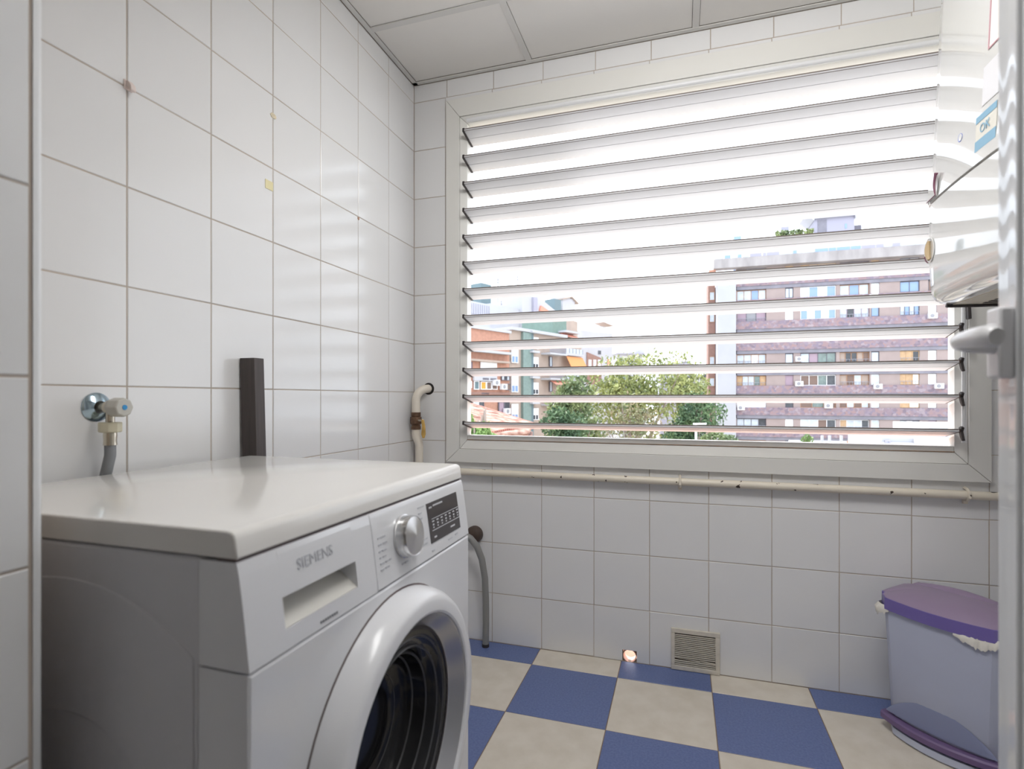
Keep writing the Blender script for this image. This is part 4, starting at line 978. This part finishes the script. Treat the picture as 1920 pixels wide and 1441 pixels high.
# ---------------- brick and beige blocks on the left
DL = (0.38, 0.925)
A = Fac('brick_building', 958, 59, DL, 'orange brick block with amber screens at the left of the view')
a = A.q(820, 614, 957, 830, 0); zA = a[3]
zl_ = A.uz(918, 619)[1]
A.part(MB().box(-16, 0, 0.25, 9, 0, zl_), 'brick_wall', X['brick'])
A.part(MB().box(-16.1, 0.1, 0.0, 9, zl_, zl_+0.28), 'wall_coping', X['white'])
za = A.uz(915, 659)[1]; A.part(MB().box(-16, -0.3, -0.5, 0.3, za-0.15, za+0.1), 'balcony_cornice', X['white'])
zb1_ = A.uz(915, 675)[1]; A.part(MB().box(-16, -0.5, -0.35, 0.25, zb1_-0.2, zb1_), 'floor_cornice', X['beige'])
def awin(F_, px0, py0, px1, py1, fr, pn, n=1, d=0.05, **k):
    u0, u1, z0, z1 = F_.q(px0, py0, px1, py1, d); return F_.window(u0, u1, z0, z1, d, X[fr], [X[x] for x in pn] if isinstance(pn, list) else X[pn], n, **k)
awin(A, 878, 678, 886, 692, 'dfr', 'mauve'); awin(A, 902, 679, 932, 693, 'wfr', 'blind', 1)
u0, u1, z0, z1 = A.q(889, 704, 932, 714, -0.1)
sg = A.part(MB().box(u0, u1, -0.12, 0.1, z0, z1), 'sign_board', X['white'])
sm_ = MB()
for i in range(11):
    x = u0+(u1-u0)*(0.36+0.055*i)
    if i == 5: continue
    sm_.box(x, x+0.16, -0.135, -0.12, z0+0.12, z0+0.32)
A.part(sm_, 'sign_marks', X['dfr'], sg)
awin(A, 876, 714, 885, 727, 'wfr', 'amber'); awin(A, 889.5, 714, 899, 730, 'wfr', 'teal'); awin(A, 902, 715, 912, 730, 'wfr', 'amber'); awin(A, 912.5, 715.5, 922, 730, 'wfr', 'loggia'); awin(A, 923, 716, 933, 730, 'wfr', 'loggia'); awin(A, 950, 719, 958, 731, 'dfr', 'loggia')
for (px, py) in ((926.5,722.5),(940.5,730),(947,776)): u, z = A.uz(px, py, -0.3); A.ac(u, z, -0.05, 0.85, 0.62)
awin(A, 941, 704, 956, 713, 'dfr', ['plight','pdark'], 3)
awin(A, 903, 736, 917, 739, 'dfr', 'pdark'); awin(A, 888, 752, 898, 765, 'wfr', 'plight'); awin(A, 898, 752, 908, 765, 'dfr', 'pdark')
awin(A, 935.5, 753, 946, 775, 'dfr', 'mauve'); awin(A, 946, 753, 956, 766, 'dfr', 'pdark')
for zz in (A.uz(920, 735)[1], A.uz(920, 781)[1]): A.part(MB().box(-16, 0, 0.05, 0.3, zz-0.25, zz), 'brick_band', X['brick2'])

B = Fac('green_striped_building', 958, 60.5, DL, 'beige block with a green tiled strip and orange awnings')
ub1 = B.uz(1093, 660)[0]
zB = B.uz(1000, 624)[1]
B.part(MB().box(0.05, ub1, 0.25, 10, 0, zB), 'block_wall', X['beige'])
B.part(MB().box(0, B.uz(1062, 640)[0], -0.2, 10, zB, zB+0.35), 'roof_coping', X['white'])
ug0, ug1 = B.uz(980, 700)[0], B.uz(995, 700)[0]
B.part(MB().box(ug0, ug1, -0.1, 0.25, 0, zB-0.05), 'green_strip', X['green'])
B.part(MB().box(ug1, ug1+0.5, -0.05, 0.25, 0, zB-0.05), 'green_edge', X['teal'])
for py in (648, 703, 757): awin(B, 959.5, py, 972, py+32, 'wfr', ['pblue'], 2, blind=0.62)
for py in (624, 661, 709, 757):
    u0, u1, z0, z1 = B.q(998.5, py-4, 1012, py, -0.5)
    B.part(MB().box(u0, u1, -0.55, 0.25, z0, z1), 'window_hood', X['white'])
    awin(B, 999, py+8, 1010, py+30, 'wfr', 'pdark', 2, blind=0.6)
for py in (665, 712, 760):
    u0, u1, z0, z1 = B.q(1031, py-3, 1060, py, -1.1)
    s_ = B.part(MB().box(u0, u1+0.3, -1.2, 0.3, z0, z1), 'balcony_slab', X['white'])
    rl = MB(); nb = 16
    for i in range(nb+1): x = u0+(u1-u0)*i/nb; rl.box(x-0.03, x+0.03, -1.18, -1.12, z1, z1+0.85)
    rl.box(u0, u1, -1.18, -1.12, z1+0.85, z1+0.92); B.part(rl, 'balcony_railing', X['rail'], s_)
    awin(B, 1031, py+3, 1036, py+22, 'dfr', 'plight', 1)
    u0, u1, z0, z1 = B.q(1060, py-11, 1091, py+2, -0.6)
    g = B.part(MB().box(u0, u1, -0.7, -0.62, z0+0.3, z1), 'glazed_balcony', X['plight'])
    gm = MB()
    for i in range(6): x = u0+(u1-u0)*i/5; gm.box(x-0.04, x+0.04, -0.76, -0.7, z0+0.3, z1)
    B.part(gm, 'balcony_mullions', X['rail'], g)
    B.part(MB().box(u0-0.2, u1+0.2, -0.8, 0.3, z0, z0+0.3), 'balcony_slab', X['white'])
u0, u1, z0, z1 = B.q(1061, 669, 1091, 690, -0.5); B.part(MB().prism([(-0.6,z1),(-1.4,z0),(-1.34,z0),(-0.54,z1)], 0, u0, u1), 'awning', X['oran'])
u0, u1, z0, z1 = B.q(1031, 714, 1060, 721, -0.5); B.part(MB().prism([(-0.6,z1),(-1.5,z0),(-1.44,z0),(-0.54,z1)], 0, u0, u1), 'awning', X['oran2'])
# storey on top with the pale green strip
u0, u1, z0, z1 = B.q(1036, 594, 1062, 634, 1.0); B.part(MB().box(u0, u1, 1.0, 6, zB, z1), 'green_tower', X['green2'])
u0, u1, z0, z1 = B.q(1062, 601, 1083, 634, 1.2); B.part(MB().box(u0, u1, 1.2, 6, zB-2.5, z1), 'tower_wall', X['beige'])
u0, u1, z0, z1 = B.q(1063, 624, 1088, 632, -0.3); B.part(MB().prism([(0.9,z1),(-0.2,z0),(-0.14,z0),(0.96,z1)], 0, u0, u1), 'awning', X['oran2'])
B.part(MB().box(u0-0.1, u1+0.1, -0.2, 1.2, z1, z1+0.25), 'awning_box', X['white'])

Wb = Fac('white_building', 930, 74, DL, 'white block with stepped roof rising behind the brick block')
def wbox(px0, py0, px1, d0, d1, name, m): return Wb.down(px0, py0, px1, d0, d1, name, m)
wbox(868, 566, 920, 0, 4, 'roof_block', X['white'])
u0, u1, z0, z1 = Wb.q(880, 570, 919, 590, -0.1); rib = Wb.part(MB().box(u0, u1, -0.1, 0, z0, z1), 'ribbed_panel', X['lav'])
rb = MB()
for i in range(10): x = u0+(u1-u0)*i/9.5; rb.box(x, x+0.12, -0.2, -0.1, z0, z1)
Wb.part(rb, 'panel_ribs', X['white'], rib)
wbox(920, 574, 979, 0.5, 4, 'roof_block', X['white']); wbox(979, 554, 1003, 0, 4, 'stair_tower', X['white'])
wbox(1001, 557, 1008, -0.4, 4, 'tower_edge', X['lav'])
u0, u1, z0, z1 = Wb.q(1008, 560, 1052, 600, 0.4)
Wb.part(MB().prism([(u0,0),(u1,0),(u1,z1-2.2),(u0,z1)], 1, 0.4, 4), 'sloping_wing', X['white'])
u0, u1, z0, z1 = Wb.q(1012, 574, 1030, 584, 0.2); Wb.part(MB().prism([(u0,z0),(u1+0.6,z0),(u0+0.3,z1)], 1, 0.1, 0.4), 'orange_gable', X['oran2'])
u0, u1, z0, z1 = Wb.q(1040, 561, 1052, 574, 1.0); Wb.part(MB().box(u0, u1, 1.0, 3, z0-3, z1), 'teal_tank', X['teal'])
u0, u1, z0, z1 = Wb.q(1000, 600, 1035, 640, -0.1); Wb.part(MB().box(u0, u1, -0.3, 0.2, z0, z1), 'lavender_wall', X['lav'])
u0, u1, z0, z1 = Wb.q(1055, 557, 1085, 600, 1.5)
hu = Wb.part(MB().box(u0, u1-1.2, 1.5, 4, z0-6, z1-0.2), 'roof_shed', X['white']); um = (u0+u1)/2
Wb.part(MB().prism([(u0-0.2,z1-0.55),(um,z1+0.15),(u1-0.4,z1-0.75),(u1-0.4,z1-0.95),(um,z1-0.05),(u0-0.2,z1-0.75)], 1, 1.2, 4.2), 'shed_roof', X['beige'], hu)
u0, u1, z0, z1 = Wb.q(902, 532, 921, 570, 2.0); Wb.part(MB().box(u0, u1, 2, 4, z0, z1), 'roof_box', X['teal'])
for px, top in ((971, 512), (934, 517), (940, 563)):
    u, z = Wb.uz(px, top, 1.5); Wb.part(MB().box(u-0.05, u+0.05, 1.5, 1.6, z-6, z).box(u-0.35, u+0.35, 1.5, 1.55, z-1.0, z-0.9).box(u-0.25, u+0.25, 1.5, 1.55, z-0.6, z-0.5), 'antenna', X['rail'])

Cb = Fac('terracotta_building', 1093, 96, (0.55, 0.835), 'white block with a terracotta upper wall beside the orange awning')
u1c = Cb.uz(1150, 680)[0]; zc = Cb.uz(1120, 622)[1]
Cb.part(MB().box(0, u1c, 0.2, 8, 0, zc), 'block_wall', X['white'])
u0, u1, z0, z1 = Cb.q(1101, 666, 1128, 720, 0); Cb.part(MB().prism([(u0,z0),(u1,z0),(u1,z1-0.4),(u0,z1+0.5)], 1, 0.02, 0.3), 'terracotta_wall', X['brick2'])
for px in (1104, 1113, 1121.5): awin(Cb, px, 674, px+5, 690, 'wfr', 'blind', d=-0.08)
awin(Cb, 1122, 657, 1127, 664, 'dfr', 'pdark', d=0.12); awin(Cb, 1138, 672, 1146, 686, 'wfr', 'oran2', d=0.12)
for (p0, p1, y0_) in ((1092, 1108, 603), (1112, 1136, 611)):
    u0, u1, z0, z1 = Cb.q(p0, y0_, p1, y0_+12, 0.4); rl = MB()
    for i in range(9): x = u0+(u1-u0)*i/8; rl.box(x-0.04, x+0.04, 0.4, 0.46, zc-0.1, z1)
    rl.box(u0, u1, 0.4, 0.46, z1-0.08, z1); Cb.part(rl, 'terrace_railing', X['rail'])
u0, u1, z0, z1 = Cb.q(1128, 604, 1143, 612, 1.5); Cb.part(MB().box(u0, u1, 0.6, 3, zc, zc+0.1).prism([(u0-0.4,z0+0.7),(u1,z0+0.2),(u1,z0+0.05),(u0-0.4,z0+0.55)], 1, 0.6, 3), 'terrace_roof', X['beige'])

Db = Fac('distant_building', 1158, 130, (0.9, 0.43), 'distant white block with dark teal window bands above the tree')
u1d = Db.uz(1206, 670)[0]; zd = Db.uz(1180, 664)[1]
Db.part(MB().box(0, u1d, 0.2, 10, 0, zd), 'block_wall', X['white']); Db.part(MB().box(-0.5, u1d+0.3, -0.6, 10, zd, zd+0.35), 'roof_slab', X['lav'])
awin(Db, 1159, 672, 1170, 682, 'teal', 'teal', 2); awin(Db, 1172, 672, 1177, 682, 'wfr', 'pblue', 1); awin(Db, 1178, 671, 1187, 682, 'dfr', ['pdark','plight'], 3)
for py in (690, 705, 720): awin(Db, 1160, py, 1172, py+8, 'teal', 'teal', 2); awin(Db, 1178, py, 1190, py+8, 'dfr', 'pdark', 2)
u0, u1, z0, z1 = Db.q(1191, 655, 1208, 666, 1.0); Db.part(MB().box(u0, u1, 1, 5, zd, z1), 'stair_head', X['white'])
for px, top in ((1203, 650), (1217, 649)): u, z = Db.uz(px, top, 2); Db.part(MB().box(u-0.1, u+0.1, 2, 2.2, zd, z), 'antenna', X['rail'])
Eb = Fac('lavender_building', 1238, 140, (1, 0.1), 'far lavender block low behind the tree on the right')
u1e = Eb.uz(1340, 700)[0]
Eb.part(MB().box(0, u1e*0.62, 0, 8, 0, Eb.uz(1270, 681)[1]), 'block_wall', X['lav']); Eb.part(MB().box(u1e*0.62, u1e, 0.5, 8, 0, Eb.uz(1320, 702)[1]), 'block_wall', X['white'])
for px in (1275, 1292, 1318): awin(Eb, px, 700, px+7, 712, 'dfr', 'pdark', d=-0.05)
u0, u1, z0, z1 = Eb.q(1276, 677, 1295, 683, 1); Eb.part(MB().box(u0, u1, 1, 4, z0-1, z1), 'roof_tank', X['fan'])

# ---------------- clay roof house, low white terrace
Hb = Fac('tiled_roof_house', 985, 30, (0.80, 0.60), 'low house with a weathered clay tile roof at lower left')
ridge0, ridge1 = at_fw(872, 757, 33.5), at_fw(999, 798, 31.0)
e0, e1 = at_fw(868, 822, 26.0), at_fw(990, 812, 29.0)
R0 = Hb.r.matrix_world
Hinv = (Matrix.Translation(Hb.P) @ Matrix.Rotation(math.atan2(Hb.d.y, Hb.d.x), 4, 'Z')).inverted()
loc = lambda p: Hinv @ p
rt = MB(); nc = 22
L0, L1, M0, M1 = loc(ridge0), loc(ridge1), loc(e0), loc(e1)
nrm = (L1-L0).cross(M0-L0).normalized(); nrm = nrm if nrm.z > 0 else -nrm
rt.add([L0, L1, M1, M0, L0-nrm*0.15, L1-nrm*0.15, M1-nrm*0.15, M0-nrm*0.15], [(0,1,2,3),(4,7,6,5),(0,4,5,1),(1,5,6,2),(2,6,7,3),(3,7,4,0)])
Hb.part(rt, 'roof_deck', X['roof'])
for i in range(nc+1):
    t = i/nc; a = L0.lerp(M0, t); b = L1.lerp(M1, t); pts = []; 
    for j in range(7): pts.append(a.lerp(b, j/6)+nrm*(0.05+0.02*((j*7+i) % 3)))
    o = Hb.part(MB().tube(pts, 0.115, 8), 'roof_tile_row', X['roof'])
rdg = MB().tube([L0+nrm*0.08, L1+nrm*0.08], 0.13, 8); Hb.part(rdg, 'ridge_tiles', X['roof2'])
eb0, eb1 = loc(at_fw(925, 820, 27.2)), loc(at_fw(1003, 803, 30.2))
er = MB(); n = 22
for i in range(n): 
    p = eb0.lerp(eb1, i/n); q_ = eb0.lerp(eb1, (i+0.8)/n); er.add([p, q_, q_+Vector((0,0,0.32)), p+Vector((0,0,0.32)), p+Vector((0,0.3,0)), q_+Vector((0,0.3,0)), q_+Vector((0,0.3,0.32)), p+Vector((0,0.3,0.32))], [(0,1,2,3),(4,7,6,5),(0,4,5,1),(1,5,6,2),(2,6,7,3),(3,7,4,0)])
eo = Hb.part(er, 'eave_tiles', X['roof2']); eo['kind'] = 'stuff'
hb_ = MB(); c = [loc(ridge0), loc(ridge1), loc(e1), loc(e0)]
hb_.add([(p.x, p.y, p.z-0.35) for p in c]+[(p.x, p.y, 0) for p in c], [(0,1,2,3),(4,7,6,5),(0,4,5,1),(1,5,6,2),(2,6,7,3),(3,7,4,0)]); Hb.part(hb_, 'house_wall', X['brick2'])

Tb = Fac('white_terrace_building', 1654, 30, (1, -0.05), 'low sunlit white roof terrace at the lower right of the view')
tp = Tb.q(1654, 821, 1790, 850, 0); Tb.part(MB().box(0, tp[1]+3, 0, 8, 0, tp[3]-0.25), 'terrace_block', X['white'])
Tb.part(MB().box(tp[1]*0.45, tp[1]+3, -0.3, 0.2, tp[3]-0.3, tp[3]+0.05), 'terrace_parapet', X['white']); Tb.part(MB().box(0, tp[1]*0.5, 0.1, 0.3, tp[3]-0.3, tp[3]-0.02), 'terrace_parapet', X['pier'])
awin(Tb, 1660, 825, 1670, 832, 'lav', 'plight', d=-0.06)
Tb.part(MB().box(tp[1]*0.80, tp[1]+3, 1.5, 8, tp[3]-0.3, tp[3]+0.6), 'stair_head', X['white'])
Pb = Fac('plant_terrace', 1500, 44, (1, 0), 'white terrace railing below the tall brown block', cat='terrace')
pz = Pb.uz(1550, 832)[1]; pu = Pb.uz(1640, 830)[0]
Pb.part(MB().box(0, pu, 0, 5, 0, pz-0.1), 'terrace_block', X['white'])
for px in (1542, 1556, 1578): u, z = Pb.uz(px, 816, 0); Pb.part(MB().box(u-0.09, u+0.09, 0.0, 0.18, pz-0.1, z), 'terrace_post', X['white'])
u0, u1, z0, z1 = Pb.q(1588, 827, 1630, 836, 0.3); Pb.window(u0, u1, pz-0.1, z1, 0.3, X['wood'], X['blind'], 3)

# ---------------- trees
def tree(name, px, py_top, py_bot, d, wpx, m, label, seed, n=5000, leaf=0.16, blobs=9, dead=False, base=GZ, cat='tree'):
    random.seed(seed); top = at_fw(px, py_top, d); bot = at_fw(px, py_bot, d); w = wpx/FPX*d/2; hgt = (top.z-bot.z)
    r = empty(name, (top.x, top.y, base)); tag(r, label, cat)
    cz = bot.z-base; 
    fm = MB()
    bl = []
    for i in range(blobs):
        a = random.uniform(0, 2*PI); rad = w*random.uniform(0.15, 0.62); z = cz+hgt*random.uniform(0.2, 0.78)
        bl.append((Vector((rad*math.cos(a), rad*math.sin(a)*0.8, z)), w*random.uniform(0.30, 0.46), hgt*random.uniform(0.18, 0.30)))
    bl.append((Vector((0, 0, cz+hgt*0.72)), w*0.42, hgt*0.28))
    for i in range(n):
        c, rw, rh = random.choice(bl); v_ = Vector((random.gauss(0,1), random.gauss(0,1), random.gauss(0,1))).normalized()*random.uniform(0.55, 1.04)
        p = c+Vector((v_.x*rw, v_.y*rw, v_.z*rh)); s = leaf*random.uniform(0.6, 1.5)
        d1 = Vector((random.gauss(0,1), random.gauss(0,1), random.gauss(0,1.3))).normalized()*s; d2 = d1.cross(Vector((random.gauss(0,1), random.gauss(0,1), random.gauss(0,1)))).normalized()*s*0.45
        fm.add([p-d1, p+d2, p+d1, p-d2], [(0,1,2,3)])
    fo_ = fm.build('foliage', m, r, fix=False); fo_['kind'] = 'stuff'
    tm = MB().tube([(0, 0, 0), (0.1, 0, cz*0.6), (0, 0.1, cz+hgt*0.35)], [0.32, 0.24, 0.14], 8); tm.build('trunk', X['trunk'], r, True)
    for c, rw, rh in bl[:6]:
        st_ = Vector((0, 0.05, cz*0.8)); mid = st_.lerp(c, 0.5)+Vector((0, 0, 0.3))
        MB().tube([st_, mid, c, c+(c-mid)*0.45], [0.13, 0.09, 0.05, 0.02], 6).build('branch', X['trunk'], r, True)
    return r
G1 = 'trees and bushes below the window'
tree('yellow_green_tree', 1195, 660, 840, 46, 250, X['l_yel'], 'tall yellow green tree in the middle of the view', 11, 7000, 0.17, 12)
tree('leafy_tree', 1080, 690, 860, 42, 150, X['l_mid'], 'mid green tree in front of the green striped block', 12, 5000, 0.16, 9)
tree('round_tree', 1300, 733, 860, 40, 140, X['l_dark'], 'round dark green tree left of the pale pier', 13, 5500, 0.13, 9)
tree('dry_tree', 1180, 735, 860, 38, 150, X['l_dry'], 'half bare tree with dry brown leaves and pale branches', 14, 1500, 0.12, 9)
tree('low_tree', 1050, 760, 870, 36, 110, X['l_dark'], 'low dark green tree next to the clay roof', 15, 4000, 0.13, 8)
tree('autumn_tree', 1285, 686, 800, 50, 130, X['l_yel'], 'pale yellow tree touching the tall brown block', 16, 2600, 0.16, 8)
tree('bright_bush', 900, 790, 850, 15, 66, X['l_bri'], 'bright green bush at the lower left corner of the window', 17, 2500, 0.05, 8)
tree('slim_bush', 877, 768, 840, 20, 34, X['l_bri'], 'slim bright green bush left of the clay roof', 18, 1400, 0.06, 6)
tree('hedge_bush', 1345, 806, 860, 33, 80, X['l_mid'], 'small green bush at the foot of the pale pier', 19, 2500, 0.10, 7)
tree('terrace_plant', 1513, 812, 850, 43, 26, X['l_bri'], 'small pale plant behind the terrace railing', 20, 500, 0.08, 5, base=pz-0.1+GZ, cat='plant')
sl = at_fw(1305, 796, 30); st = empty('street_lamp', (sl.x, sl.y, GZ)); tag(st, 'white street lamp post between the trees', 'street lamp')
MB().tube([(0,0,0), (0,0,sl.z-GZ)], [0.09,0.06], 8).build('lamp_post', X['wfr'], st, True)
MB().prism([(-0.15,sl.z-GZ),(0.55,sl.z-GZ+0.03),(0.55,sl.z-GZ+0.10),(-0.15,sl.z-GZ+0.08)], 1, -0.15, 0.15).build('lamp_head', X['wfr'], st)
